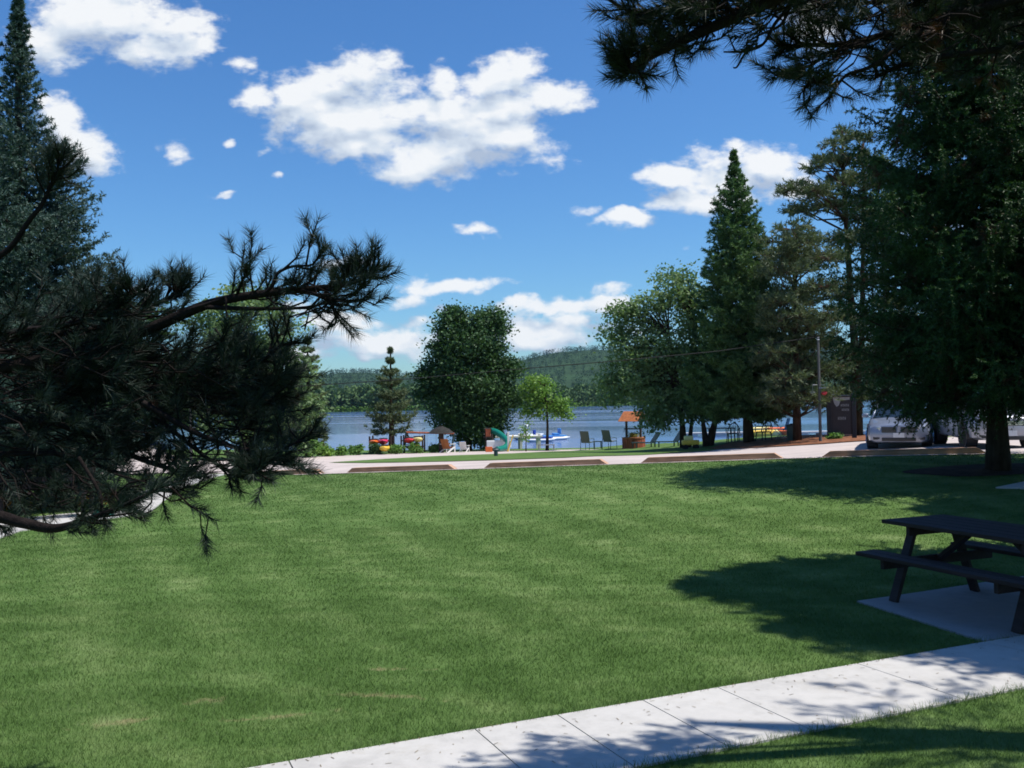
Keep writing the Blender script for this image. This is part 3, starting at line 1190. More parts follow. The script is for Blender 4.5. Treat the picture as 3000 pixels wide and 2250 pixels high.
def rel(base, x, y, dY=0.0):
    """offset from a tree's foot of a place seen in the photograph, at the tree's own distance (+dY)"""
    p = P(x, y, base.y + dY)
    return (p.x - base.x, p.y - base.y, p.z - base.z)


def interp(tab):
    def f(z):
        if z <= tab[0][0]: return tab[0][1]
        for (a, va), (b, vb) in zip(tab[:-1], tab[1:]):
            if z <= b: return va + (vb - va) * (z - a) / (b - a)
        return tab[-1][1]
    return f


def _rf(tab, base, H):
    return interp(sorted([((P(1500, y, base.y).z - base.z), w * px2m(base.y)) for y, w in tab]))

# 1 big spruce on the right ------------------------------------------------
gB = G(2925, 1375)
HB = 9.7
spruce('spruce_tree', 'tall dark spruce with drooping boughs, its trunk in bare soil before the parked cars', (gB.x, gB.y, gB.z), HB,
       lambda z: 2.75 * max(0.0, 1 - (z / HB) ** 2.6) ** 0.75 + 0.12, 420, L_SPR_D, crown_z0=2.05, lean=(0.0, 0), droop=0.34, twig=0.26,
       nlen=0.050, nwid=0.021, per=23, trunk_r=0.165, hang=0.45, seed=11, side=8, layer=0.62, tipup=0.22, curtain=3, jit=0.16)

# 2 blue spruce on the left --------------------------------------------------
bE = Vector((P(50, 1400, 19.0).x, 19.0, gzf(-10.6, 19)))
spruce('blue_spruce', 'blue green spruce with a narrow tip rising behind the near pine boughs', tuple(bE), P(45, -30, 19.0).z - bE.z,
       _rf([(-25, 6), (60, 26), (146, 42), (190, 56), (266, 76), (336, 84), (430, 130), (504, 185), (597, 218), (689, 258), (770, 285), (900, 325), (1100, 370), (1400, 400)], bE, 11), 420, L_SPR_B, crown_z0=0.6,
       droop=0.12, twig=0.20, nlen=0.075, nwid=0.025, per=16, trunk_r=0.2, seed=12, side=10, tipup=0.35, lean=(0.1, 0))

# 3 fir in the mulch ----------------------------------------------------------
bF = G(2194, 1297)
HF = P(2148, 440, bF.y).z - bF.z
sF = px2m(bF.y)
topd = P(2148, 440, bF.y).x - bF.x
spruce('fir_tree', 'pointed dark green fir with a spire top in the mulch bed', tuple(bF), HF,
       _rf([(440, 2), (480, 9), (520, 16), (560, 34), (616, 56), (680, 72), (760, 90), (850, 116), (950, 140), (1050, 162), (1150, 190), (1210, 180), (1300, 150)], bF, HF), 360, L_FIR, crown_z0=1.5,
       lean=(topd, 0), droop=0.22, twig=0.30, nlen=0.13, nwid=0.045, per=13, trunk_r=0.19, seed=13, side=7, layer=0.36, tipup=0.45, jit=0.16)

# 4 red pines -----------------------------------------------------------------
bG = G(2513, 1278)
def cl(base, lst, seed):
    r_ = random.Random(seed)
    out = []
    for (x, y, rp) in lst:
        if y > 600: rp = rp * 1.35
        for k in range(5 if rp > 38 else 3):
            dY = r_.uniform(-1.0, 1.0) * 2.2
            d = rel(base, x + r_.uniform(-.5, .5) * rp, y + r_.uniform(-.45, .45) * rp, dY * min(1, rp / 40))
            out.append((d[0], d[1], d[2], rp * px2m(base.y) * r_.uniform(0.75, 1.1)))
    return out

tall = [(2465, 385, 22), (2450, 420, 32), (2490, 400, 25), (2530, 405, 22), (2430, 465, 30), (2500, 460, 42), (2555, 470, 34), (2580, 480, 28),
        (2400, 480, 28), (2380, 500, 22), (2470, 520, 45), (2540, 530, 48), (2600, 530, 30), (2330, 540, 26), (2300, 560, 24), (2380, 570, 40), (2440, 590, 50), (2520, 610, 50), (2600, 610, 42),
        (2350, 610, 32), (2640, 650, 34), (2560, 690, 40), (2480, 700, 36), (2610, 760, 36), (2550, 820, 32), (2470, 850, 30), (2590, 880, 34),
        (2630, 940, 36), (2560, 960, 40), (2600, 1010, 44), (2480, 1030, 34), (2540, 1070, 42), (2450, 1100, 36), (2600, 1110, 40), (2500, 1150, 38), (2420, 1170, 32)]
t1 = [rel(bG, 2513, 1285), rel(bG, 2512, 1180), rel(bG, 2508, 1080), rel(bG, 2500, 960), rel(bG, 2488, 800), rel(bG, 2478, 640), rel(bG, 2470, 500), rel(bG, 2468, 385)]
t2 = [rel(bG, 2511, 1130), rel(bG, 2525, 1000), rel(bG, 2527, 850), rel(bG, 2528, 700), rel(bG, 2530, 560), rel(bG, 2530, 420)]
pine('red_pine', 'tallest pine of the right hand group with forked trunk and thin brownish crown', tuple(bG), 14, cl(bG, tall, 2), L_PINE_M, [(t1, 0.24), (t2, 0.15)], tuft=0.20, nwid=0.045, per=15, seed=21, density=1.9)
bG2 = G(2336, 1293)
low = [(2330, 680, 32), (2290, 730, 38), (2360, 720, 42), (2400, 770, 40), (2320, 790, 50), (2260, 800, 30), (2390, 850, 46), (2300, 870, 50), (2430, 920, 36), (2350, 930, 52),
       (2280, 950, 40), (2400, 1000, 48), (2320, 1020, 50), (2260, 1040, 34), (2370, 1080, 52), (2290, 1110, 44), (2430, 1090, 36), (2340, 1150, 48), (2400, 1170, 40), (2270, 1180, 34)]
t3 = [rel(bG2, 2336, 1298), rel(bG2, 2334, 1200), rel(bG2, 2332, 1060), rel(bG2, 2330, 900), rel(bG2, 2328, 760), rel(bG2, 2328, 680)]
pine('red_pine', 'shorter brownish pine between the fir and the tallest pine', tuple(bG2), 10, cl(bG2, low, 5), L_PINE_M, [(t3, 0.19)], tuft=0.20, nwid=0.045, per=15, seed=22, density=1.8)

# 5 willow-like cluster ------------------------------------------------------
def ell(base, x, y, rx, ry, dY=0.0, deep=0.85):
    d = rel(base, x, y, dY)
    s = px2m(base.y + dY)
    return (d[0], d[1], d[2], rx * s, rx * s * deep, ry * s)

bK = G(2003, 1312)
kb = [ell(bK, 1985, 830, 75, 55), ell(bK, 1900, 900, 80, 60), ell(bK, 2030, 910, 70, 75), ell(bK, 1840, 980, 75, 60), ell(bK, 1950, 1000, 100, 85), ell(bK, 1860, 1080, 85, 65),
      ell(bK, 2000, 1090, 90, 70), ell(bK, 1930, 1160, 90, 50), ell(bK, 1800, 1130, 55, 45), ell(bK, 1980, 1190, 85, 38), ell(bK, 1815, 900, 35, 26), ell(bK, 1920, 1225, 40, 22)]
tk = [([rel(bK, 2003, 1318), rel(bK, 1999, 1240), rel(bK, 1985, 1120), rel(bK, 1960, 980)], 0.17), ([rel(bK, 2018, 1318), rel(bK, 2026, 1240), rel(bK, 2032, 1100), rel(bK, 2030, 950)], 0.11)]
broadleaf('willow_tree', 'broad pale green tree with an airy ragged crown left of the fir', tuple(bK), tk, kb, L_WILLOW, lsize=0.15, dens=300, cluster=0.5, seed=31, shell=0.3, ncl=8.5, droopy=0.4)
bK2 = G(2078, 1306)
kb2 = [ell(bK2, 2070, 1100, 70, 70), ell(bK2, 2090, 1180, 80, 45), ell(bK2, 2150, 1200, 60, 30), ell(bK2, 2060, 1200, 50, 30), ell(bK2, 2230, 1215, 55, 24), ell(bK2, 2110, 1030, 60, 50)]
tk2 = [([rel(bK2, 2070, 1312), rel(bK2, 2060, 1240), rel(bK2, 2055, 1150)], 0.15), ([rel(bK2, 2076, 1312), rel(bK2, 2096, 1230), rel(bK2, 2112, 1130)], 0.19)]
broadleaf('lakeside_tree', 'dark leafy tree with two thick leaning trunks behind the fir', tuple(bK2), tk2, kb2, L_MAPLE, lsize=0.15, dens=300, cluster=0.45, seed=32, shell=0.3, ncl=7.0)

# 6 round maple ----------------------------------------------------------------
bM = G(1372, 1321)
mb = [ell(bM, 1325, 950, 42, 45), ell(bM, 1400, 960, 55, 45), ell(bM, 1455, 955, 35, 38), ell(bM, 1370, 1030, 100, 70), ell(bM, 1300, 1050, 60, 70), ell(bM, 1460, 1050, 50, 65),
      ell(bM, 1285, 1110, 52, 50), ell(bM, 1375, 1120, 120, 75), ell(bM, 1470, 1110, 48, 55), ell(bM, 1350, 1200, 90, 65), ell(bM, 1440, 1200, 65, 50), ell(bM, 1400, 1255, 75, 45), ell(bM, 1310, 1235, 48, 32)]
mb = [(b[0] * 0.9, b[1], b[2], b[3] * 0.88, b[4] * 0.88, b[5]) for b in mb]
tm = [([rel(bM, 1372, 1326), rel(bM, 1372, 1260), rel(bM, 1372, 1150), rel(bM, 1375, 1000)], 0.2)]
broadleaf('maple_tree', 'round dense dark green maple by the beach', tuple(bM), tm, mb + [ell(bM, 1250, 1090, 22, 26), ell(bM, 1500, 1080, 24, 26), ell(bM, 1325, 915, 24, 20), ell(bM, 1440, 925, 20, 18), ell(bM, 1240, 1150, 20, 20), ell(bM, 1500, 1170, 22, 20)], L_MAPLE, lsize=0.17, dens=360, cluster=0.62, seed=33, shell=0.4, ncl=8.5)

# 7 lakeside pine, left of the maple ------------------------------------------
bN = G(1148, 1327)
HN = P(1150, 1018, bN.y).z - bN.z
spruce('lakeside_pine', 'loose conical pine standing at the water left of the maple', tuple(bN), HN,
       _rf([(1018, 2), (1060, 14), (1100, 34), (1150, 44), (1200, 62), (1240, 80), (1265, 78), (1300, 50)], bN, HN), 135, L_SPINE, crown_z0=1.15, droop=0.05, twig=0.22, nlen=0.14, nwid=0.05, per=8,
       trunk_r=0.16, seed=14, side=5, layer=0.62, jit=0.17, tipup=0.4, mbark=M_BARKR)

# 8 young tree and sapling ----------------------------------------------------
bO = G(1603, 1321)
ob = [ell(bO, 1580, 1125, 45, 30), ell(bO, 1560, 1145, 38, 28), ell(bO, 1600, 1165, 55, 40), ell(bO, 1640, 1190, 32, 26), ell(bO, 1605, 1205, 45, 25), ell(bO, 1555, 1205, 25, 18), ell(bO, 1660, 1210, 20, 12)]
to = [([rel(bO, 1603, 1325), rel(bO, 1604, 1250), rel(bO, 1602, 1180), rel(bO, 1595, 1130)], 0.09)]
broadleaf('young_tree', 'young bright green tree with a slim trunk on the beach', tuple(bO), to, ob, L_LIGHT, lsize=0.14, dens=330, cluster=0.36, seed=34, shell=0.3, ncl=11, bough=0.03)
bQ = G(1541, 1323)
qb = [ell(bQ, 1541, 1255, 12, 18), ell(bQ, 1540, 1280, 16, 16)]
broadleaf('sapling', 'small thin sapling between the slide and the young tree', tuple(bQ), [([rel(bQ, 1541, 1325), rel(bQ, 1541, 1280), rel(bQ, 1541, 1245)], 0.03)], qb, L_LIGHT, lsize=0.11, dens=330, cluster=0.22, seed=35, shell=0.2, ncl=40, bough=0.012)

# 9 trees behind the near pine --------------------------------------------------
bS = G(720, 1345)
sb = [ell(bS, 720, 880, 75, 42), ell(bS, 640, 930, 70, 50), ell(bS, 780, 960, 90, 70), ell(bS, 700, 1030, 120, 80), ell(bS, 820, 1080, 80, 70), ell(bS, 620, 1100, 90, 80), ell(bS, 750, 1150, 130, 75), ell(bS, 850, 1190, 70, 60), ell(bS, 640, 1210, 100, 60), ell(bS, 800, 1265, 90, 50)]
broadleaf('lakeside_tree', 'leafy light green tree half hidden behind the near pine boughs', tuple(bS), [([rel(bS, 720, 1350), rel(bS, 718, 1250), rel(bS, 715, 1050), rel(bS, 720, 920)], 0.24)], sb, L_WILLOW, lsize=0.17, dens=280, cluster=0.6, seed=36, shell=0.4, ncl=5.5)
bS2 = G(905, 1338)
HS2 = P(900, 985, bS2.y).z - bS2.z
spruce('lakeside_pine', 'olive green pine just right of the near pine boughs at the lot edge', tuple(bS2), HS2,
       _rf([(985, 3), (1050, 26), (1120, 40), (1220, 55), (1330, 58)], bS2, HS2), 170, L_SPINE, crown_z0=0.6, droop=0.1, twig=0.25, nlen=0.16, nwid=0.055, per=9, trunk_r=0.15, seed=15, side=5, layer=0.45, mbark=M_BARKR)
bS3 = G(330, 1350)
sb3 = [ell(bS3, 330, 980, 160, 120), ell(bS3, 200, 1080, 170, 120), ell(bS3, 450, 1120, 150, 110), ell(bS3, 300, 1200, 200, 80)]
broadleaf('lakeside_tree', 'full leafy tree behind the blue spruce', tuple(bS3), [([rel(bS3, 330, 1355), rel(bS3, 330, 1200), rel(bS3, 330, 1020)], 0.25)], sb3, L_MAPLE, lsize=0.22, dens=170, cluster=0.8, seed=37, shell=0.5, ncl=3.2)

# 10 hedge shrubs --------------------------------------------------------------
def shrub(x, yb, w, h, label, m, seed, group='shrubs in a row along the lot edge', name='shrub'):
    b_ = G(x, yb)
    s = px2m(b_.y)
    rx, hz = w * s / 2, h * s
    return broadleaf(name, label, tuple(b_), [([(0, 0, -0.05), (0.02, 0, hz * 0.3), (0, 0, hz * 0.6)], 0.03), ([(0.05, 0, -0.05), (rx * .4, 0, hz * 0.5), (rx * .5, .02, hz * 0.7)], 0.02)],
                     [(0, 0, hz * 0.52, rx * 0.85, rx * 0.8, hz * 0.45)], m, lsize=0.11, dens=1500, cluster=0.17, seed=seed, cat='shrub', shell=0.2, ncl=110, bough=0.01)


for i, (x, yb, w, h, t, m) in enumerate([
    (905, 1341, 70, 62, 'large leafy shrub nearest the near pine boughs', L_BUSH),
    (951, 1338, 45, 38, 'yellow green shrub, second from the pine boughs', L_LIGHT),
    (1000, 1336, 34, 26, 'small round shrub standing alone over the water', L_BUSH),
    (1046, 1334, 42, 32, 'wider rounded shrub left of the red kayaks', L_BUSH),
    (1098, 1332, 40, 32, 'dark blue green shrub under the red and orange kayaks', L_MAPLE),
    (1160, 1331, 36, 28, 'rounded shrub just left of the swing frame', L_BUSH),
    (1216, 1329, 42, 34, 'tall rounded shrub under the pale yellow kayak', L_BUSH),
    (1273, 1327, 30, 26, 'rounded shrub beside the post of the straw umbrella', L_BUSH),
    (2742, 1291, 42, 22, 'sunny yellow green shrub seen between the two cars', L_LIGHT),
    (2450, 1288, 44, 18, 'low green plant at the foot of the dark sign', L_BUSH)]):
    s_ = shrub(x, yb, w, h, t, m, 50 + i)
    if i > 7: s_['group'] = 'shrubs about the lot'
# ------------------------------------------------------------------ near pines, limb by limb
def smooth_path(pts, n=6):
    out = []
    for i in range(len(pts) - 1):
        p0 = pts[max(i - 1, 0)]; p1 = pts[i]; p2 = pts[i + 1]; p3 = pts[min(i + 2, len(pts) - 1)]
        for k in range(n):
            t = k / n
            out.append(0.5 * ((2 * p1) + (p2 - p0) * t + (2 * p0 - 5 * p1 + 4 * p2 - p3) * t * t + (3 * p1 - p0 - 3 * p2 + p3) * t ** 3))
    out.append(pts[-1])
    return out


def near_pine(name, label, base, trunk, limbs, fill, leaf, seed, tuft=0.085, nwid=0.0022, per=110, twigl=(0.09, 0.26), tdens=9.5, mb=None, upb=0.35):
    """limbs: (points, base radius, twigs on the outer share, bare)   fill: loose boughs (centre, radius, count)"""
    global rng
    rng = np.random.default_rng(seed)
    rnd = random.Random(seed)
    root = thing(name, base, label, 'pine tree')
    B_ = Vector(base)
    tb = MB()
    tb.tube([Vector(p) - B_ for p in trunk[0]], trunk[1], 14)
    A, Bp = [], []

    def rv():
        return Vector((rnd.gauss(0, 1), rnd.gauss(0, 1), rnd.gauss(0, 1))).normalized()

    def twig(p, d, ln, r, depth=0):
        q1 = p + (d + rv() * 0.25).normalized() * ln * 0.5
        d2 = (d + rv() * 0.30 + Vector((0, 0, upb))).normalized()
        q2 = q1 + d2 * ln * 0.5
        tb.tube([p - B_, q1 - B_, q2 - B_], [r, r * 0.75, r * 0.5], 5, cap=False)
        a = q2 - d2 * min(ln * 0.6, 0.13)
        A.append(a - B_); Bp.append(q2 + d2 * 0.015 - B_)
        if ln > 0.2 and depth < 2:
            for _ in range(rnd.choice((1, 2, 2, 3))):
                t = rnd.uniform(0.25, 0.9)
                pp = p.lerp(q1, t * 2) if t < 0.5 else q1.lerp(q2, t * 2 - 1)
                dd = (d2 * 0.8 + rv() * 0.75).normalized()
                twig(pp, dd, ln * rnd.uniform(0.4, 0.7), r * 0.65, depth + 1)

    for pts, r0, share, dens, bare in limbs:
        path = smooth_path([Vector(p) for p in pts], 5)
        n = len(path)
        tb.tube([p - B_ for p in path], [r0 * (1 - 0.85 * i / (n - 1)) + 0.0025 for i in range(n)], 7, cap=False)
        L = sum((path[i + 1] - path[i]).length for i in range(n - 1))
        cnt = int(L * tdens * dens)
        for k in range(cnt):
            s = (1 - share) + share * (k + rnd.random()) / max(cnt, 1)
            i = min(n - 2, int(s * (n - 1)))
            p = path[i].lerp(path[i + 1], s * (n - 1) - i)
            d = (path[i + 1] - path[i]).normalized()
            dd = (d * rnd.uniform(0.3, 1.0) + rv() * 0.85 + Vector((0, 0, upb))).normalized()
            ln = rnd.uniform(*twigl) * (1.15 - 0.5 * s)
            if bare:
                q = p + dd * ln
                tb.tube([p - B_, p.lerp(q, .5) + rv() * 0.02 - B_, q - B_], [0.005, 0.003, 0.0015], 4, cap=False)
            else:
                twig(p, dd, ln, 0.0055)
        if not bare:
            d = (path[-1] - path[-2]).normalized()
            A.append(path[-1] - d * 0.15 - B_); Bp.append(path[-1] + d * 0.03 - B_)
            A.append(path[-1] - d * 0.12 - B_); Bp.append(path[-1] + d * 0.03 - B_)
    for c, rad, cnt, src in fill:
        for _ in range(cnt):
            v = rv() * rnd.random() ** 0.4
            p = Vector(c) + Vector((v.x * rad[0], v.y * rad[1], v.z * rad[2]))
            d = ((p - Vector(src)).normalized() + rv() * 0.5).normalized()
            q = p - (d + rv() * 0.6).normalized() * rnd.uniform(0.08, 0.25)
            tb.tube([q - B_, q.lerp(p, 0.5) + rv() * 0.02 - B_, p - B_], [0.0045, 0.004, 0.0035], 4, cap=False)
            twig(p, d, rnd.uniform(*twigl), 0.005)
    A = np.array([tuple(v) for v in A]); Bp = np.array([tuple(v) for v in Bp])
    T = needles(A, Bp, per, tuft, nwid, fwd=1.25, lvar=0.25)
    tb.build('trunk', mb or M_TWIG, root, smooth=True)
    np_obj('crown', T, 3, leaf, root)
    return root


def L2(lst, Y):
    """limb from picture places; the distance runs from Y[0] to Y[1]"""
    n = len(lst)
    return [P(x, y, Y[0] + (Y[1] - Y[0]) * i / (n - 1)) for i, (x, y) in enumerate(lst)]


# pine on the left, trunk outside the picture
tl = (-4.6, 4.7)
zt = gzf(*tl)
trunkL = ([(tl[0], tl[1], zt - 0.1), (tl[0] + .02, tl[1], 2.0), (tl[0] + .05, tl[1] + .05, 4.5), (tl[0] + .05, tl[1] + .1, 7.5)], [0.24, 0.19, 0.13, 0.03])
T0 = (-500, 1300)
limbsL = [
    (L2([(-900, 1250), (0, 1080), (300, 1015), (470, 950), (600, 895), (720, 868), (870, 850), (980, 840), (1050, 822), (1090, 798)], (4.6, 4.0)), 0.034, 0.50, 1.5, False),
    (L2([(770, 862), (795, 840), (815, 800), (860, 780), (915, 775), (940, 735)], (4.08, 4.05)), 0.007, 0.62, 1.7, False),
    (L2([(560, 905), (640, 880), (660, 872), (662, 905), (664, 930)], (4.15, 4.1)), 0.006, 0.1, 0.1, True),
    (L2([(880, 850), (960, 880), (985, 940), (960, 960)], (4.1, 4.2)), 0.007, 0.7, 1.8, False),
    (L2([(600, 900), (760, 905), (900, 900), (1010, 870)], (4.3, 4.3)), 0.010, 0.7, 1.4, False),
    (L2([(-900, 1150), (0, 1080), (250, 1085), (450, 1140), (600, 1200), (720, 1210), (850, 1190)], (4.95, 4.7)), 0.030, 0.75, 1.7, False),
    (L2([(-900, 1100), (0, 980), (200, 950), (340, 900), (400, 860)], (4.7, 4.3)), 0.022, 0.6, 1.5, False),
    (L2([(-900, 1150), (0, 1000), (300, 960), (480, 880), (530, 850)], (4.6, 4.6)), 0.022, 0.5, 1.7, False),
    (L2([(-900, 1300), (0, 1030), (300, 1090), (480, 1240), (620, 1350), (720, 1400), (740, 1390)], (4.8, 3.9)), 0.015, 0.62, 1.6, False),
    (L2([(420, 1180), (600, 1280), (780, 1330), (850, 1305), (910, 1270)], (4.2, 4.1)), 0.012, 0.7, 1.7, False),
    (L2([(-900, 1420), (-100, 1500), (60, 1530), (150, 1548), (220, 1535), (330, 1495), (420, 1455)], (4.0, 3.7)), 0.030, 0.42, 0.6, False),
    (L2([(-900, 1350), (0, 1330), (200, 1335), (350, 1390), (440, 1430), (510, 1440), (545, 1425)], (4.4, 4.2)), 0.012, 0.65, 1.05, False),
    (L2([(-900, 1300), (0, 1230), (250, 1270), (400, 1340), (520, 1380), (560, 1390)], (4.6, 4.3)), 0.022, 0.7, 1.4, False),
    (L2([(-900, 1000), (-100, 800), (90, 640), (150, 540), (172, 480)], (4.8, 4.7)), 0.018, 0.35, 1.1, False),
    (L2([(230, 1340), (290, 1440), (300, 1500), (310, 1535)], (3.9, 3.8)), 0.006, 0.3, 1.0, False),
    (L2([(600, 1110), (760, 1060), (820, 1015), (880, 1005)], (4.4, 4.3)), 0.010, 0.7, 1.8, False),
]
srcL = P(-300, 1150, 4.6)
fillL = [
    (P(120, 1020, 4.6), (0.42, 0.35, 0.18), 66, srcL), (P(360, 1050, 4.5), (0.30, 0.35, 0.14), 54, srcL), (P(600, 1070, 4.4), (0.22, 0.3, 0.09), 34, srcL),
    (P(730, 1120, 4.4), (0.10, 0.25, 0.11), 16, srcL), (P(100, 1240, 4.5), (0.42, 0.3, 0.18), 64, srcL), (P(380, 1240, 4.5), (0.28, 0.3, 0.09), 18, srcL),
    (P(690, 1250, 4.4), (0.13, 0.2, 0.08), 18, srcL), (P(80, 1380, 4.3), (0.26, 0.25, 0.08), 22, srcL), (P(300, 930, 4.4), (0.25, 0.2, 0.04), 18, srcL),
    (P(960, 880, 4.05), (0.12, 0.15, 0.03), 10, srcL), (P(690, 1170, 4.4), (0.20, 0.2, 0.06), 22, srcL),
    (P(450, 1420, 4.0), (0.12, 0.1, 0.04), 7, srcL), (P(720, 1350, 4.1), (0.12, 0.12, 0.05), 14, srcL), (P(290, 1440, 4.1), (0.12, 0.12, 0.04), 12, srcL), (P(80, 1430, 4.3), (0.2, 0.2, 0.04), 18, srcL),
    (P(540, 1140, 4.5), (0.24, 0.25, 0.10), 36, srcL), (P(220, 1140, 4.6), (0.36, 0.3, 0.12), 60, srcL),
]
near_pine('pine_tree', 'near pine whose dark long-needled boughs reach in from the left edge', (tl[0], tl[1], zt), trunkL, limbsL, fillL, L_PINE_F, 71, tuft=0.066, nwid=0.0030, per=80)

# pine overhead, trunk outside the picture on the right
tr = (5.6, 4.75)
zr = gzf(*tr)
trunkR = ([(tr[0], tr[1], zr - 0.1), (tr[0], tr[1], 3.0), (tr[0] - .05, tr[1] + .05, 6.0), (tr[0] - .05, tr[1] + .05, 9.0)], [0.26, 0.22, 0.16, 0.04])
limbsR = [
    (L2([(4300, -700), (3400, -420), (2800, -220), (2450, -90), (2200, 30), (2050, 95), (1930, 150), (1850, 200), (1870, 210), (1840, 205), (1825, 190)], (3.95, 4.0)), 0.036, 0.72, 1.9, False),
    (L2([(2010, 110), (1940, 125), (1900, 150), (1870, 135), (1860, 130)], (4.0, 3.95)), 0.008, 0.6, 1.5, False),
    (L2([(2400, -60), (2250, -40), (2080, 0), (1950, 30), (1860, 35), (1815, 20)], (4.05, 4.0)), 0.016, 0.8, 2.6, False),
    (L2([(2100, 60), (2080, 90), (2060, 130), (2030, 160)], (4.05, 4.0)), 0.006, 0.7, 2.0, False),
    (L2([(2330, -30), (2310, 20), (2270, 70), (2235, 130), (2180, 150), (2120, 152)], (4.05, 4.05)), 0.008, 0.7, 0.9, True),
    (L2([(2320, 0), (2290, 70), (2230, 100), (2185, 125)], (4.05, 4.05)), 0.006, 0.7, 0.9, True),
    (L2([(2235, 130), (2185, 155), (2160, 195), (2148, 198)], (4.05, 4.05)), 0.004, 0.3, 0.2, True),
    (L2([(4300, -500), (3500, -150), (3000, -10), (2700, 70), (2500, 125), (2380, 132), (2285, 134)], (4.8, 4.4)), 0.030, 0.75, 1.4, False),
    (L2([(2560, 110), (2450, 150), (2380, 190), (2370, 240), (2350, 270)], (4.4, 4.4)), 0.010, 0.8, 1.8, False),
    (L2([(2700, 90), (2560, 190), (2480, 220), (2440, 270), (2430, 290)], (4.5, 4.5)), 0.010, 0.6, 1.2, False),
    (L2([(4300, -450), (3400, 20), (3000, 130), (2800, 160), (2650, 190), (2560, 230)], (4.9, 4.6)), 0.026, 0.75, 1.4, False),
    (L2([(4300, -600), (3300, -200), (2900, -60), (2600, 0), (2420, 20)], (4.8, 4.5)), 0.026, 0.75, 1.5, False),
    (L2([(4300, -600), (3300, -100), (3000, 30), (2850, 80), (2750, 90)], (4.9, 4.8)), 0.024, 0.75, 1.5, False),
]
srcR = P(3800, -400, 5.0)
fillR = [(P(2060, 30, 4.0), (0.20, 0.2, 0.08), 26, srcR), (P(2500, -20, 4.3), (0.38, 0.25, 0.12), 40, srcR), (P(2800, 0, 4.8), (0.45, 0.3, 0.18), 50, srcR), (P(3150, 60, 5.0), (0.30, 0.3, 0.25), 44, srcR),
         (P(2430, 180, 4.4), (0.12, 0.18, 0.08), 18, srcR), (P(2700, 120, 4.6), (0.30, 0.25, 0.10), 22, srcR), ((5.2, 4.6, 5.6), (0.9, 0.8, 0.6), 80, (5.6, 4.8, 5)), ((6.0, 5.0, 6.4), (1.0, 0.8, 0.7), 90, (5.6, 4.8, 6)), (P(2250, -30, 4.0), (0.30, 0.25, 0.09), 30, srcR)]
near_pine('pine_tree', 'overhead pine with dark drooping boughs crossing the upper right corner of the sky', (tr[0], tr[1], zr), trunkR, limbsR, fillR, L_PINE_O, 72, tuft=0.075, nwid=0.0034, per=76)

# pine that shades the picnic table; it stands just beyond the right edge
bP = (8.2, 8.6)
sh1 = spruce('shade_spruce', 'dense spruce beyond the table whose shade covers the picnic pad', (bP[0], bP[1], gzf(*bP)), 12.8,
       lambda z: 3.1 * max(0.0, 1 - (z / 12.8) ** 1.5) + 0.10, 330, L_SPR_D, crown_z0=2.4, droop=0.15, twig=0.34, nlen=0.11, nwid=0.05, per=12, trunk_r=0.22, hang=0.3, seed=17, side=7)
# shade tree for the lower corner
bP2 = (7.7, 6.95)
spruce('shade_spruce', 'shorter dense spruce off the walk whose shade falls over the path', (bP2[0], bP2[1], gzf(*bP2)), 11.0,
       lambda z: 2.45 * max(0.0, 1 - (z / 11.0) ** 1.4) + 0.10, 260, L_SPR_D, crown_z0=1.6, droop=0.15, twig=0.30, nlen=0.10, nwid=0.045, per=12, trunk_r=0.18, hang=0.3, seed=18, side=7)

for (x, y, k, lab) in ((10.6, 3.2, 2.0, 'unseen spruce added right of the viewpoint to block sky light'), (12.5, 12.6, 4.0, 'unseen spruce added beyond the right edge to block sky light')):
    c_ = copy_tree(sh1)  # extra copies, added out of view to hold back sky light
    c_.location = (x, y, gzf(x, y)); c_.rotation_euler = (0, 0, k); c_['label'] = lab
# ------------------------------------------------------------------ materials
M_TIMBER = mat('weathered brown timber', (0.44, 0.26, 0.165), 0.85, var=0.3, vscale=5, bump=0.5, bscale=20, spec=0.15, stretch=(0.3, 2, 2))
M_TEND = mat('cut timber end', (0.42, 0.26, 0.18), 0.85, var=0.2, vscale=8, spec=0.15)
M_TABLE = mat('dark brown stained planks', (0.022, 0.0115, 0.012), 0.6, var=0.35, vscale=5, bump=0.4, bscale=25, spec=0.35, stretch=(0.5, 3, 3))
M_SILVER = mat('silver car paint', (0.22, 0.25, 0.32), 0.36, metal=0.45, var=0.02, spec=0.5, coat=0.35)
M_GREYP = mat('pale grey car paint', (0.33, 0.35, 0.40), 0.38, metal=0.4, var=0.02, spec=0.5, coat=0.3)
M_BLUEP = mat('blue car paint', (0.05, 0.10, 0.28), 0.28, metal=0.3, var=0.02, coat=0.8)
M_TINT = mat('tinted window glass', (0.012, 0.018, 0.022), 0.06, var=0.0, spec=0.9)
M_BLACK = mat('black rubber', (0.015, 0.015, 0.016), 0.75, var=0.1, spec=0.3)
M_TRIM = mat('dark plastic trim', (0.020, 0.021, 0.023), 0.5, var=0.1)
M_CHROME = mat('chrome', (0.62, 0.64, 0.66), 0.15, metal=1.0, var=0.02)
M_GRILLE = mat('grille mesh', (0.10, 0.11, 0.12), 0.35, metal=0.8, var=0.1, vscale=40)
M_LAMP = mat('clear lamp lens', (0.55, 0.58, 0.62), 0.08, metal=0.5, var=0.05)
M_PLATE = mat('plain licence plate', (0.55, 0.57, 0.60), 0.5, var=0.05)
M_SHINGLE = mat('orange cedar shingles', (0.44, 0.155, 0.065), 0.85, var=0.3, vscale=9, bump=0.6, bscale=18, spec=0.15)
M_REDWOOD = mat('redwood stain boards', (0.33, 0.095, 0.05), 0.8, var=0.35, vscale=7, bump=0.5, bscale=15, spec=0.2, stretch=(3, 3, .5))
M_DKWOOD = mat('dark wood posts', (0.050, 0.032, 0.028), 0.8, var=0.3, vscale=8, bump=0.4)
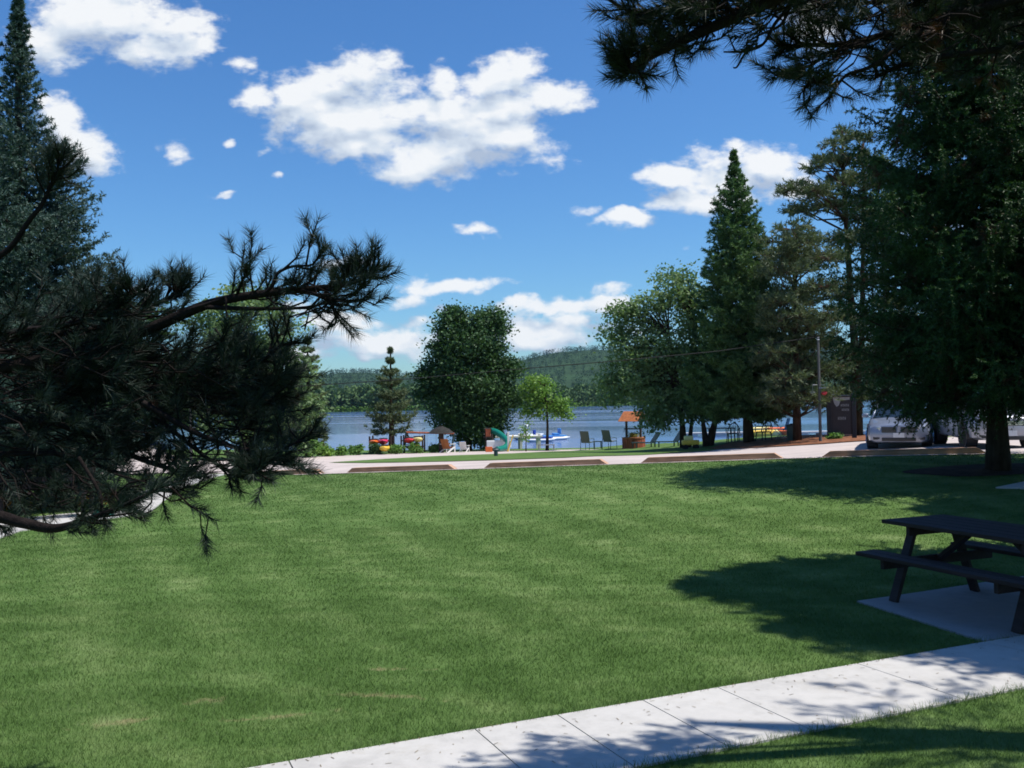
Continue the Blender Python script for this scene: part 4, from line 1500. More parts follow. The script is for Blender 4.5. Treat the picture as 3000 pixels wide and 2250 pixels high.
M_CHAIR = mat('green painted chair frame', (0.030, 0.065, 0.062), 0.5, var=0.1)
M_SLING = mat('grey green sling fabric', (0.120, 0.135, 0.115), 0.85, var=0.15, vscale=12)
M_PLAST = mat('dark green plastic', (0.016, 0.040, 0.038), 0.45, var=0.1)
M_SLIDE = mat('green slide plastic', (0.008, 0.170, 0.130), 0.28, var=0.08, coat=0.3)
M_WHITE = mat('white gelcoat', (0.78, 0.79, 0.80), 0.35, var=0.04)
M_WPOST = mat('white painted wood', (0.72, 0.71, 0.68), 0.6, var=0.08)
M_BLUE = mat('deep blue hull', (0.010, 0.035, 0.330), 0.35, var=0.1)
M_LBLUE = mat('light blue plastic', (0.060, 0.260, 0.620), 0.45, var=0.1)
M_YEL = mat('yellow kayak plastic', (0.80, 0.52, 0.060), 0.4, var=0.06)
M_PYEL = mat('pale yellow kayak plastic', (0.82, 0.70, 0.28), 0.4, var=0.06)
M_RED = mat('red kayak plastic', (0.60, 0.040, 0.055), 0.4, var=0.1)
M_ORNG = mat('orange kayak plastic', (0.72, 0.150, 0.030), 0.4, var=0.1)
M_PINK = mat('rose red kayak plastic', (0.66, 0.045, 0.130), 0.4, var=0.1)
M_DOCK = mat('grey dock boards', (0.42, 0.42, 0.42), 0.85, var=0.15, vscale=6, bump=0.3)
M_SIGN = mat('dark brown sign panel', (0.030, 0.024, 0.026), 0.7, var=0.15)
M_SIGNP = mat('black sign post', (0.016, 0.016, 0.022), 0.7, var=0.2)
M_LETTER = mat('grey sign lettering', (0.32, 0.32, 0.32), 0.7, var=0.1)
M_POLE = mat('weathered grey pole', (0.10, 0.098, 0.092), 0.85, var=0.2, vscale=5, bump=0.3, stretch=(1, 1, .2))
M_THATCH = mat('straw thatch', (0.022, 0.020, 0.017), 0.95, var=0.4, vscale=9, bump=0.8)
M_BROWNCH = mat('orange brown stained wood', (0.34, 0.120, 0.035), 0.7, var=0.2)
M_GREYM = mat('grey steel', (0.30, 0.31, 0.33), 0.5, metal=0.6, var=0.1)
M_FLOWER = leaf_mat('mixed flowers', (0.10, 0.20, 0.04), (0.62, 0.45, 0.08), 0.2, nscale=9)
M_MARI = leaf_mat('orange flowers', (0.60, 0.20, 0.02), (0.30, 0.20, 0.03), 0.2, nscale=6)

# ------------------------------------------------------------------ timbers along the lot
pitch = 0.1626 * 24.5
LT = 0.81 * pitch
ang = math.atan2(-0.384, 0.923)
LABT = ['brown timber half hidden at the left, below the near pine boughs', 'brown timber second from the left, below the lakeside pine', 'brown timber in the middle, in front of the green slide',
        'brown timber in front of the wishing well and willow', 'brown timber in front of the silver sedan', 'brown timber behind the trunk of the big spruce']
timber0 = None
for i, k in enumerate(range(-1, 5)):
    cx, cy_ = curb_line(k * pitch + LT / 2, 0.0)
    a = curb_line(k * pitch, 0); b_ = curb_line(k * pitch + LT, 0)
    za, zb = gzf(*a), gzf(*b_)
    if timber0 is None:
        root = thing('parking_timber', (0, 0, 0), LABT[i], 'timber', group='timbers edging the parking lot')
        m = MB()
        w, h, cut = 0.19, 0.135, 0.20
        secs = []
        for (x0, z0) in ((-LT / 2, 0.0), (-LT / 2 + cut, h), (LT / 2 - cut, h), (LT / 2, 0.0)):
            secs.append((x0, z0))
        vs = []
        for y in (-w / 2, w / 2):
            vs += [Vector((-LT / 2, y, -0.12)), Vector((-LT / 2, y, 0)), Vector((-LT / 2 + cut, y, h)), Vector((LT / 2 - cut, y, h)), Vector((LT / 2, y, 0)), Vector((LT / 2, y, -0.12))]
        fs = [(0, 1, 2, 3, 4, 5), (11, 10, 9, 8, 7, 6)] + [(i_, (i_ + 1) % 6, (i_ + 1) % 6 + 6, i_ + 6) for i_ in range(6) if i_ not in (1, 3)]
        m.add(vs, fs)
        m.build('beam', M_TIMBER, root)
        for sgn in (0, 1):
            e = MB()
            ids = (1, 2, 8, 7) if sgn == 0 else (3, 4, 10, 9)
            e.add([vs[j] for j in ids], [(0, 1, 2, 3)])
            e.build('cut_end', M_TEND, root)
        timber0 = root
        t = root
    else:
        t = copy_tree(timber0)
        t['label'] = LABT[i]
    t.location = (cx, cy_, (za + zb) / 2 - 0.01)
    t.rotation_euler = (0, -math.asin((zb - za) / LT), ang)

# ------------------------------------------------------------------ picnic table
uT = Vector((0.379, -0.925, 0)).normalized()
C0 = Vector((4.13, 9.11, 0))
ctr = C0 + uT * 0.67
zt = 0.016 + gzf(ctr.x, ctr.y)
root = thing('picnic_table', (ctr.x, ctr.y, zt), 'dark brown wooden picnic table with attached benches on the shaded pad', 'picnic table', rz=math.atan2(uT.y, uT.x))
rnd = random.Random(4)
top = MB()
for i in range(5):
    y = (i - 2) * 0.166
    top.box((rnd.uniform(-.004, .004), y, 0.735), (1.86, 0.158, 0.038), bev=0.006)
top.build('tabletop', M_TABLE, root)
for sgn in (-1, 1):
    bn = MB()
    for j in range(2):
        bn.box((rnd.uniform(-.004, .004), sgn * (0.56 + 0.135 * j), 0.445), (1.86, 0.128, 0.038), bev=0.006)
    bn.build('bench_seat', M_TABLE, root)
for ex in (-0.67, 0.67):
    for sgn in (-1, 1):
        lg = MB()
        lg.bar((ex, sgn * 0.255, 0.715), (ex, sgn * 0.535, 0.0), 0.042, 0.092, up=(1, 0, 0), bev=0.004)
        lg.build('leg', M_TABLE, root)
    cr_ = MB()
    cr_.box((ex - 0.043 * (1 if ex > 0 else -1), 0, 0.378), (0.042, 1.42, 0.092), bev=0.004)
    cr_.build('seat_support', M_TABLE, root)
    ct = MB()
    ct.box((ex - 0.043 * (1 if ex > 0 else -1), 0, 0.672), (0.042, 0.76, 0.085), bev=0.004)
    ct.build('top_support', M_TABLE, root)
    br_ = MB()
    br_.bar((ex * 0.93, 0, 0.37), (ex * 0.30, 0, 0.705), 0.042, 0.085, up=(0, 1, 0), bev=0.004)
    br_.build('brace', M_TABLE, root)

# ------------------------------------------------------------------ cars
def lerp_tab(tab, x):
    if x <= tab[0][0]: return tab[0][1:]
    for a, b in zip(tab[:-1], tab[1:]):
        if x <= b[0]:
            t = (x - a[0]) / (b[0] - a[0])
            return tuple(p + (q - p) * t for p, q in zip(a[1:], b[1:]))
    return tab[-1][1:]


def make_car(name, label, loc, rz, paint, L, W, body, roof, wheels, gz_=(0.30, 0.66), grille='split', wr=0.335, group=None):
    """body: (x, half width, bottom z, shoulder z, centre z)   roof: (x, half width low, half width high, z low, z high)"""
    root = thing(name, loc, label, 'car', rz=rz, group=group)
    m = MB()
    xs = sorted(set([b[0] for b in body] + list(np.linspace(0, L, 30))))
    secs = []
    for x in xs:
        hw, zb, zs, zc = lerp_tab(body, x)
        half = [(0.0, zb), (hw * 0.78, zb), (hw * 0.95, zb + 0.07), (hw, zb + (zs - zb) * 0.42), (hw * 0.985, zb + (zs - zb) * 0.78), (hw * 0.93, zs - 0.02), (hw * 0.86, zs + (zc - zs) * 0.35), (hw * 0.45, zc - 0.012), (0.0, zc)]
        ring = [Vector((x, y, z)) for y, z in half] + [Vector((x, -y, z)) for y, z in half[-2:0:-1]]
        secs.append(ring)
    m.loft(secs)
    m.build('body', paint, root, autosmooth=38)
    g = MB()
    secs = []
    for (x, hl, hh, zl, zh) in roof:
        ring = [(hl, zl), (hl * 0.97 + hh * 0.03, zl + (zh - zl) * .05), (hh + (hl - hh) * 0.35, zl + (zh - zl) * 0.62), (hh * 1.0, zl + (zh - zl) * 0.90), (hh * 0.82, zh), (0, zh + 0.012)]
        secs.append([Vector((x, y, z)) for y, z in ring] + [Vector((x, -y, z)) for y, z in ring[-2::-1]])
    g.loft(secs, close=True)
    g.build('window_glass', M_TINT, root, autosmooth=30)
    r_ = MB()
    rs = [s for s in roof if s[4] - s[3] > (roof[len(roof) // 2][4] - roof[len(roof) // 2][3]) * 0.88]
    secs = []
    for (x, hl, hh, zl, zh) in rs:
        for_ = [(hh * 1.01, zl + (zh - zl) * 0.93), (hh * 0.84, zh + 0.008), (0, zh + 0.024)]
        secs.append([Vector((x, y, z)) for y, z in for_] + [Vector((x, -y, z)) for y, z in for_[-2::-1]])
    r_.loft(secs, close=True)
    r_.build('roof', paint, root, autosmooth=40)
    for sgn in (-1, 1):
        f0, f1 = roof[0], rs[0]
        e0, e1 = roof[-1], rs[-1]
        xm = (rs[0][0] + rs[-1][0]) / 2
        s = rs[len(rs) // 2]
        for pts_, r_p in (([(f0[0], sgn * f0[1] * 0.98, f0[3]), (f1[0], sgn * f1[2] * 1.0, f1[4] - 0.03)], 0.034),
                          ([(e0[0], sgn * e0[1] * 0.98, e0[3]), (e1[0], sgn * e1[2] * 1.0, e1[4] - 0.03)], 0.05),
                          ([(xm, sgn * s[1] * 0.99, s[3]), (xm + 0.05, sgn * s[2] * 1.02, s[4] - 0.06)], 0.03)):
            pl = MB()
            pl.tube(pts_, r_p, 6)
            pl.build('window_pillar', paint, root, smooth=True)
        mr = MB()
        mr.box((roof[0][0] + 0.25, sgn * (W / 2 + 0.08), roof[0][3] + 0.10), (0.10, 0.19, 0.13), bev=0.035)
        mr.bar((roof[0][0] + 0.27, sgn * (W / 2 - 0.10), roof[0][3] + 0.03), (roof[0][0] + 0.26, sgn * (W / 2 + 0.02), roof[0][3] + 0.07), 0.05, 0.03)
        mr.build('side_mirror', paint, root, smooth=True)
    for wx in wheels:
        for sgn in (-1, 1):
            ar = MB()
            ar.lathe([(wr + 0.055, W / 2 - 0.30), (wr + 0.055, W / 2 + 0.006)] if sgn > 0 else [(wr + 0.055, -W / 2 - 0.006), (wr + 0.055, -W / 2 + 0.30)], (wx, 0, wr + 0.02), 24, 'Y')
            ar.build('wheel_arch', M_TRIM, root)
            y0 = sgn * (W / 2 - 0.10)
            ty = MB()
            ty.lathe([(wr * 0.68, y0 - 0.11), (wr * 0.95, y0 - 0.115), (wr, y0 - 0.08), (wr, y0 + 0.08), (wr * 0.95, y0 + 0.115), (wr * 0.68, y0 + 0.12)], (wx, 0, wr), 26, 'Y')
            wo_ = ty.build('wheel', M_BLACK, root, autosmooth=40)
            rm = MB()
            yo = y0 + sgn * 0.125
            rm.lathe([(wr * 0.68, yo - sgn * .03), (wr * 0.62, yo - sgn * .005), (wr * 0.55, yo - sgn * 0.03)][::sgn], (wx, 0, wr), 26, 'Y')
            for q in range(5):
                a = q * 2 * math.pi / 5
                rm.bar((wx, yo, wr), (wx + math.cos(a) * wr * 0.62, yo, wr + math.sin(a) * wr * 0.62), 0.02, 0.06, up=(0, 1, 0))
            rm.build('rim', M_CHROME, wo_)
    # front, facing -x
    hw0 = body[0][1]
    zg0, zg1 = gz_
    xf = body[0][0]
    if grille == 'split':
        for sgn in (-1, 1):
            gr = MB()
            gr.box((0.015, sgn * 0.27, (zg0 + zg1) / 2), (0.05, 0.42, zg1 - zg0), bev=0.02)
            fr = gr.build('grille_frame', M_TRIM, root)
            gb = MB()
            for k in range(11):
                gb.box((-0.016, sgn * 0.27 + (k - 5) * 0.036, (zg0 + zg1) / 2), (0.02, 0.014, (zg1 - zg0) - 0.03))
            gb.build('grille_bar', M_GRILLE, fr)
        em = MB(); em.box((0.0, 0, (zg0 + zg1) / 2 + 0.02), (0.06, 0.085, zg1 - zg0 + 0.06), bev=0.02)
        em.build('nose_trim', paint, root)
    else:
        gr = MB(); gr.box((0.02, 0, (zg0 + zg1) / 2), (0.05, 0.85, zg1 - zg0), bev=0.02)
        fr = gr.build('grille_frame', M_GRILLE, root)
        gb = MB()
        for k in range(3): gb.box((-0.012, 0, zg0 + 0.04 + k * (zg1 - zg0 - 0.08) / 2), (0.02, 0.80, 0.018))
        gb.build('grille_bar', M_CHROME, fr)
    for sgn in (-1, 1):
        hl = MB()
        rot = Matrix.Rotation(sgn * R(-28), 3, 'Z')
        hl.box((0.11, sgn * (hw0 - 0.07), zg1 - 0.055), (0.10, 0.34, 0.13), rot, bev=0.03)
        hl.build('headlight', M_LAMP, root)
        fg = MB(); fg.box((0.02, sgn * 0.62, 0.34), (0.04, 0.2, 0.09), bev=0.015)
        fg.build('fog_lamp', M_TRIM, root)
    bi = MB(); bi.box((0.0, 0, 0.30), (0.05, 0.95, 0.10), bev=0.015)
    bi.build('bumper_intake', M_TRIM, root)
    pt = MB(); pt.box((-0.028, 0, 0.43), (0.012, 0.31, 0.14), bev=0.003)
    pt.build('licence_plate', M_PLATE, root)
    return root


sedan_body = [(0.0, 0.72, 0.30, 0.55, 0.62), (0.06, 0.82, 0.22, 0.66, 0.73), (0.30, 0.89, 0.19, 0.75, 0.82), (1.0, 0.915, 0.19, 0.86, 0.93), (1.45, 0.92, 0.19, 0.91, 0.97), (3.6, 0.92, 0.19, 0.94, 1.0), (4.5, 0.90, 0.22, 0.97, 1.04), (4.8, 0.84, 0.28, 0.92, 1.0), (4.9, 0.76, 0.36, 0.80, 0.86)]
sedan_roof = [(1.20, 0.80, 0.74, 0.90, 0.93), (1.55, 0.82, 0.70, 0.90, 1.16), (2.05, 0.83, 0.62, 0.90, 1.42), (2.7, 0.83, 0.61, 0.91, 1.47), (3.3, 0.82, 0.60, 0.92, 1.44), (3.8, 0.80, 0.62, 0.94, 1.24), (4.25, 0.76, 0.70, 0.95, 1.01)]
g1 = G(2634, 1316)
toCam = math.atan2(g1.y, g1.x)      # +x of the car points away from the camera
c1_ = make_car('parked_car', 'silver sedan with a split grille parked nose to the lawn behind drooping spruce boughs', (g1.x, g1.y, gzf(g1.x, g1.y + 1) + 0.012), toCam - R(1), M_SILVER, 4.9, 1.84, sedan_body, sedan_roof, (0.95, 3.85), gz_=(0.50, 0.68), group='cars parked on the gravel')
suv_body = [(0.0, 0.72, 0.34, 0.68, 0.76), (0.06, 0.82, 0.26, 0.80, 0.87), (0.30, 0.90, 0.24, 0.92, 0.98), (0.9, 0.93, 0.24, 1.00, 1.06), (1.25, 0.94, 0.24, 1.04, 1.09), (4.3, 0.94, 0.24, 1.06, 1.12), (4.65, 0.90, 0.28, 1.04, 1.08), (4.75, 0.84, 0.40, 0.98, 1.02)]
suv_roof = [(0.95, 0.84, 0.78, 1.02, 1.05), (1.35, 0.85, 0.72, 1.03, 1.34), (1.85, 0.86, 0.67, 1.03, 1.62), (2.9, 0.86, 0.66, 1.04, 1.70), (4.0, 0.85, 0.66, 1.04, 1.66), (4.45, 0.83, 0.68, 1.05, 1.50), (4.68, 0.80, 0.74, 1.04, 1.10)]
g2 = G(2962, 1316)
c2_ = make_car('parked_car', 'pale silver van seen from its side corner behind the big spruce trunk', (g2.x, g2.y, gzf(g2.x, g2.y + 1) + 0.012), R(80), M_GREYP, 4.75, 1.88, suv_body, suv_roof, (0.92, 3.75), gz_=(0.62, 0.78), grille='bars', wr=0.35, group='cars parked on the gravel')
g3 = G(372, 1352)
c3_ = make_car('parked_car', 'blue car glimpsed between the near pine boughs on the left', (g3.x + 1.0, g3.y + 0.2, gzf(g3.x, g3.y) + 0.02), R(150), M_BLUEP, 4.9, 1.84, sedan_body, sedan_roof, (0.95, 3.85), gz_=(0.50, 0.66), grille='bars', group='cars parked on the gravel')

# ------------------------------------------------------------------ wishing well
gw = G(1857, 1312)
root = thing('wishing_well', tuple(gw), 'small wooden wishing well with an orange shingled gable roof', 'wishing well', rz=R(-40))
nb_ = 14
bs = MB()
for k in range(nb_):
    a = 2 * math.pi * k / nb_
    rot = Matrix.Rotation(a, 3, 'Z')
    bs.box(rot @ Vector((0.60, 0, 0.25)), (0.05, 0.262, 0.58), rot, bev=0.008)
bs.build('base', M_REDWOOD, root)
rm_ = MB()
rm_.lathe([(0.54, 0.53), (0.66, 0.53), (0.66, 0.585), (0.54, 0.585)], seg=14)
rm_.build('rim', M_BROWNCH, root)
for sgn in (-1, 1):
    p = MB(); p.box((sgn * 0.46, 0, 0.98), (0.10, 0.10, 1.42), bev=0.008)
    p.build('post', M_DKWOOD, root)
    tr_ = MB()
    tr_.bar((sgn * 0.46, -0.42, 1.50), (sgn * 0.46, 0.42, 1.50), 0.06, 0.08)
    tr_.bar((sgn * 0.46, -0.40, 1.50), (sgn * 0.46, 0, 1.94), 0.05, 0.07, up=(1, 0, 0))
    tr_.bar((sgn * 0.46, 0.40, 1.50), (sgn * 0.46, 0, 1.94), 0.05, 0.07, up=(1, 0, 0))
    tr_.build('gable_frame', M_DKWOOD, root)
    rf = MB()
    for k in range(6):
        t0, t1 = k / 6, (k + 1) / 6
        y0, y1 = sgn * 0.60 * (1 - t0), sgn * 0.60 * (1 - t1)
        z0, z1 = 1.46 + 0.54 * t0, 1.46 + 0.54 * t1
        rf.bar((0, y0, z0 + 0.012), (0, y1, z1 - 0.004 + 0.012), 1.22, 0.03, up=(0, -sgn * 0.54, 0.60))
    rf.build('roof', M_SHINGLE, root)
ax_ = MB(); ax_.tube([(-0.60, 0, 1.05), (0.52, 0, 1.05)], 0.035, 8); ax_.tube([(-0.60, 0, 1.05), (-0.60, 0, 0.88), (-0.70, 0, 0.88)], 0.014, 6)
ax_.build('windlass', M_DKWOOD, root)
fl = rng.normal(size=(500, 3)) * np.array([0.13, 0.13, 0.07]) + np.array([0, 0, 0.70])
np_obj('flowers', leaves(fl, 0.09), 4, M_FLOWER, root)

# ------------------------------------------------------------------ sling chairs by the beach
def sling_chair(loc, rz, label):
    root = thing('beach_chair', loc, label, 'chair', rz=rz, group='high backed sling chairs facing the lake')
    s = MB(); s.bar((-0.22, 0, 0.44), (0.26, 0, 0.47), 0.50, 0.03); s.build('seat', M_SLING, root)
    b_ = MB(); b_.bar((-0.22, 0, 0.42), (-0.42, 0, 1.06), 0.50, 0.03, up=(1, 0, 0)); b_.build('backrest', M_SLING, root)
    for sg in (-1, 1):
        a = MB(); a.tube([(-0.30, sg * 0.27, 0.64), (0.0, sg * 0.29, 0.66), (0.26, sg * 0.29, 0.62)], 0.022, 6); a.build('armrest', M_CHAIR, root, smooth=True)
        for px_, top in ((0.26, 0.62), (-0.30, 0.66)):
            l = MB(); l.tube([(px_, sg * 0.28, top), (px_ + (0.03 if px_ > 0 else -0.06), sg * 0.28, 0)], 0.017, 6); l.build('leg', M_CHAIR, root, smooth=True)
    f = MB()
    for sg in (-1, 1):
        f.tube([(0.26, sg * 0.26, 0.46), (-0.22, sg * 0.26, 0.42), (-0.43, sg * 0.26, 1.08)], 0.016, 6)
    f.tube([(-0.43, -0.26, 1.08), (-0.43, 0.26, 1.08)], 0.016, 6)
    f.build('frame', M_CHAIR, root, smooth=True)
    return root


g = G(1722, 1319)
ch = sling_chair(tuple(g), R(58), 'high backed sling chair, the one farther from the well')
g = G(1787, 1316)
ch2 = copy_tree(ch); ch2.location = g; ch2.rotation_euler = (0, 0, R(50)); ch2['label'] = 'high backed sling chair right beside the wishing well'

# low lounge chairs on the beach beyond
def beach_level(x, y):
    g_ = G(x, y)
    return g_


def lounge(loc, rz, label):
    root = thing('lounge_chair', loc, label, 'lounge chair', rz=rz, group='low lounge chairs down on the beach')
    s = MB(); s.bar((-0.3, 0, 0.26), (0.85, 0, 0.28), 0.55, 0.05); s.build('seat', M_PLAST, root)
    b_ = MB(); b_.bar((-0.28, 0, 0.28), (-0.66, 0, 0.80), 0.55, 0.05, up=(1, 0, 0)); b_.build('backrest', M_PLAST, root)
    for px_ in (-0.3, 0.75):
        for sg in (-1, 1):
            l = MB(); l.box((px_, sg * 0.24, 0.13), (0.05, 0.05, 0.26)); l.build('leg', M_PLAST, root)
    return root


g = G(1898, 1311)
lc = lounge(tuple(g), R(195), 'low dark lounge chair just right of the wishing well')
g = G(1965, 1309)
lc2 = copy_tree(lc); lc2.location = g; lc2['label'] = 'low dark lounge chair left of the willow trunks'
g = G(1754, 1316)
root = thing('side_table', tuple(g + Vector((0, 0.6, 0))), 'low dark side table between the two sling chairs', 'table')
m = MB(); m.box((0, 0, 0.42), (0.5, 0.5, 0.05), bev=0.01); m.build('table_top', M_PLAST, root)
for sx_ in (-1, 1):
    for sy_ in (-1, 1):
        l = MB(); l.box((sx_ * 0.2, sy_ * 0.2, 0.2), (0.04, 0.04, 0.4)); l.build('leg', M_PLAST, root)
# bench round the young tree
root = thing('tree_bench', tuple(G(1600, 1321) + Vector((0, -0.35, 0))), 'low grey bench at the foot of the young tree', 'bench')
m = MB(); m.box((0, 0, 0.36), (0.95, 0.32, 0.05), bev=0.01); m.build('seat', M_GREYM, root)
for sx_ in (-1, 1):
    l = MB(); l.box((sx_ * 0.42, 0, 0.17), (0.05, 0.28, 0.34)); l.build('leg', M_GREYM, root)

# garden chairs with round backs
def arch_chair(loc, rz, label):
    root = thing('garden_chair', loc, label, 'chair', rz=rz, group='round backed plastic garden chairs under the fir')
    s = MB(); s.box((0, 0, 0.42), (0.46, 0.48, 0.04), bev=0.015); s.build('seat', M_PLAST, root)
    b_ = MB()
    arc = [(-0.22 - 0.10 * math.sin(t), 0.27 * math.cos(t) * 1.0, 0.44 + 0.48 * math.sin(t)) for t in np.linspace(0, math.pi, 13)]
    b_.tube(arc, 0.024, 6)
    for y in (-0.16, -0.08, 0, 0.08, 0.16):
        zt_ = 0.44 + 0.48 * math.sqrt(max(0, 1 - (y / 0.27) ** 2))
        b_.tube([(-0.22, y, 0.44), (-0.31, y, zt_)], 0.013, 5)
    b_.build('backrest', M_PLAST, root, smooth=True)
    for sg in (-1, 1):
        a = MB(); a.tube([(-0.27, sg * 0.27, 0.66), (0.05, sg * 0.29, 0.67), (0.22, sg * 0.28, 0.62), (0.23, sg * 0.27, 0.44)], 0.022, 6); a.build('armrest', M_PLAST, root, smooth=True)
        for px_ in (0.2, -0.2):
            l = MB(); l.tube([(px_, sg * 0.22, 0.42), (px_ * 1.25, sg * 0.26, 0)], [0.028, 0.02], 6); l.build('leg', M_PLAST, root, smooth=True)
    return root


g = G(2148, 1297)
ac = arch_chair(tuple(g), R(85), 'round backed dark garden chair left of the fir trunk')
g = G(2238, 1293)
ac2 = copy_tree(ac); ac2.location = g; ac2.rotation_euler = (0, 0, R(110)); ac2['label'] = 'round backed dark garden chair right of the fir trunk'
root = thing('garden_table', tuple(G(2120, 1300) + Vector((0, 0.7, 0))), 'dark garden table next to the round backed chairs', 'table')
m = MB(); m.box((0, 0, 0.70), (1.3, 0.8, 0.04), bev=0.012); m.build('table_top', M_PLAST, root)
for sx_ in (-1, 1):
    for sy_ in (-1, 1):
        l = MB(); l.tube([(sx_ * 0.58, sy_ * 0.33, 0.7), (sx_ * 0.62, sy_ * 0.36, 0)], 0.03, 6); l.build('leg', M_PLAST, root)

# ------------------------------------------------------------------ boats
def hull(mb, L, W, Hh, flat=0.5, n=16):
    secs = []
    for i in range(n + 1):
        t = -1 + 2 * i / n
        w = W / 2 * max(0.03, (1 - abs(t) ** 2.6)) ** 0.75
        rise = 0.22 * Hh * abs(t) ** 3
        ring = []
        for a in np.linspace(0, 2 * math.pi, 13)[:-1]:
            ring.append(Vector((t * L / 2, w * math.cos(a), Hh / 2 + rise + Hh / 2 * math.sin(a) * (1 if math.sin(a) < 0 else 0.55) * max(0.15, 1 - abs(t) ** 4))))
        secs.append(ring)
    mb.loft(secs)


def kayak(loc, rz, m_, label, L=2.9, W=0.72, Hh=0.32, tilt=0.0, group='kayaks laid out along the shore', roll=0.0):
    root = thing('kayak', loc, label, 'kayak', rz=rz, group=group)
    root.rotation_euler = (roll, tilt, rz)
    b_ = MB(); hull(b_, L, W, Hh); b_.build('hull', m_, root, smooth=True)
    c = MB()
    c.lathe([(0.5, 0.0), (0.56, 0.015), (0.56, 0.03), (0.5, 0.04)], seg=18)
    c.v = [(v[0] * 0.85, v[1] * 0.42, v[2] + Hh * 0.78) for v in c.v]
    c.build('cockpit', M_TRIM, root)
    return root


# stacked on two racks by the swings
def rack(loc, label):
    root = thing('kayak_rack', loc, label, 'rack', group='wooden kayak racks among the shrubs')
    for y in (-0.55, 0.55):
        for sg in (-1, 1):
            p = MB(); p.box((sg * 0.55, y, 0.45), (0.08, 0.08, 0.92)); p.build('post', M_DKWOOD, root)
        c = MB(); c.box((0, y, 0.66), (1.1, 0.05, 0.07)); c.box((0, y, 0.30), (1.1, 0.05, 0.07)); c.build('crossbar', M_DKWOOD, root)
    return root


zb = lambda q, h: Vector((q.x, q.y, q.z + h))
gr1 = G(1112, 1331) + Vector((0, 0.9, 0))
r1 = rack(tuple(gr1), 'low rack holding the orange and rose red kayaks')
gr2 = G(1205, 1329) + Vector((0, 0.9, 0))
r2 = copy_tree(r1); r2.location = gr2; r2['label'] = 'low rack holding the red and pale yellow kayaks'
def kx(x, y, Y):
    return P(x, y, Y)
ks = [(1096, 1301, gr1.y, M_ORNG, 'orange kayak end on, upper left of the first rack'), (1123, 1299, gr1.y, M_PINK, 'rose red kayak end on, upper right of the first rack'),
      (1127, 1319, gr1.y - 1.2, M_YEL, 'golden yellow kayak low in front of the first rack'),
      (1199, 1296, gr2.y, M_RED, 'red kayak end on, left of the pale yellow one'), (1224, 1293, gr2.y, M_PYEL, 'pale yellow kayak end on, topmost of the second rack'),
      (1216, 1313, gr2.y, M_ORNG, 'orange kayak behind the tall rounded shrub')]
for (x, y, Y, m_, lab) in ks:
    p = P(x, y, Y)
    kayak((p.x, p.y, p.z - 0.05), R(97), m_, lab, L=2.4, W=0.56, Hh=0.36, group='kayaks on the racks')

# small boats lying on the water right of the fir
def on_water(x, y):
    d = ray(x, y)
    t = (WATER - CAM.z) / d.z
    return CAM + d * t


for (x, y, dy_, m_, rz_, L_, lab) in ((2230, 1280, 0, M_YEL, 8, 2.4, 'yellow rowing boat nearest the fir trunk'), (2272, 1278, -0.5, M_PYEL, -5, 2.6, 'pale yellow rowing boat in the middle of the moored row'),
                          (2250, 1272, 2.5, M_PYEL, 3, 2.2, 'pale yellow rowing boat at the back of the moored row'), (2296, 1272, 2.0, M_ORNG, 12, 2.0, 'orange rowing boat at the back of the moored row'), (2316, 1279, 0.4, M_ORNG, -8, 1.9, 'orange rowing boat at the right end of the moored row')):
    p = on_water(x, y)
    root = thing('rowing_boat', (p.x, p.y + dy_, WATER - 0.05), lab, 'boat', rz=R(rz_), group='rowing boats moored right of the fir')
    b_ = MB(); hull(b_, L_, 1.0, 0.80); b_.build('hull', m_, root, smooth=True)
    m = MB(); m.box((0, 0, 0.50), (L_ * 0.55, 0.62, 0.10), bev=0.03); m.build('seat', M_WPOST, root)
    m = MB(); m.tube([(-L_ * 0.32, -0.42, 0.50), (0, -0.50, 0.52), (L_ * 0.32, -0.42, 0.50)], 0.03, 5); m.build('gunwale', M_REDWOOD, root)

# white dock and boats on the water
root = thing('floating_dock', tuple(on_water(2380, 1274)), 'long pale floating dock behind the trunks on the right', 'dock', rz=R(2))
m = MB(); m.box((0, 0, 0.25), (9.0, 1.5, 0.14)); m.build('deck', M_DOCK, root)
for x in (-3.8, -1.2, 1.2, 3.8):
    f = MB(); f.box((x, 0, 0.08), (1.4, 1.2, 0.2), bev=0.03); f.build('float', M_WHITE, root)
root = thing('floating_dock', tuple(on_water(2105, 1277)), 'short pale dock left of the fir trunk', 'dock', rz=R(-3))
m = MB(); m.box((0, 0, 0.25), (7.0, 1.5, 0.14)); m.build('deck', M_DOCK, root)
for x in (-2.6, 0, 2.6):
    f = MB(); f.box((x, 0, 0.08), (1.4, 1.2, 0.2), bev=0.03); f.build('float', M_WHITE, root)


def pedal_boat(loc, rz, label, m2, s=1.0):
    root = thing('pedal_boat', loc, label, 'pedal boat', rz=rz, group='pedal boats moored off the beach')
    for sg in (-1, 1):
        h_ = MB(); hull(h_, 2.6 * s, 0.5, 0.42); h_.v = [(v[0], v[1] + sg * 0.5, v[2] - 0.06) for v in h_.v]; h_.build('hull', M_WHITE, root, smooth=True)
    d = MB(); d.box((0, 0, 0.34), (2.0 * s, 1.1, 0.10), bev=0.03); d.build('deck', m2, root)
    for sg in (-1, 1):
        st = MB(); st.box((0.15, sg * 0.28, 0.48), (0.5, 0.42, 0.18), bev=0.05); st.box((0.48, sg * 0.28, 0.72), (0.14, 0.42, 0.5), bev=0.05); st.build('seat', m2, root, smooth=False)
    return root


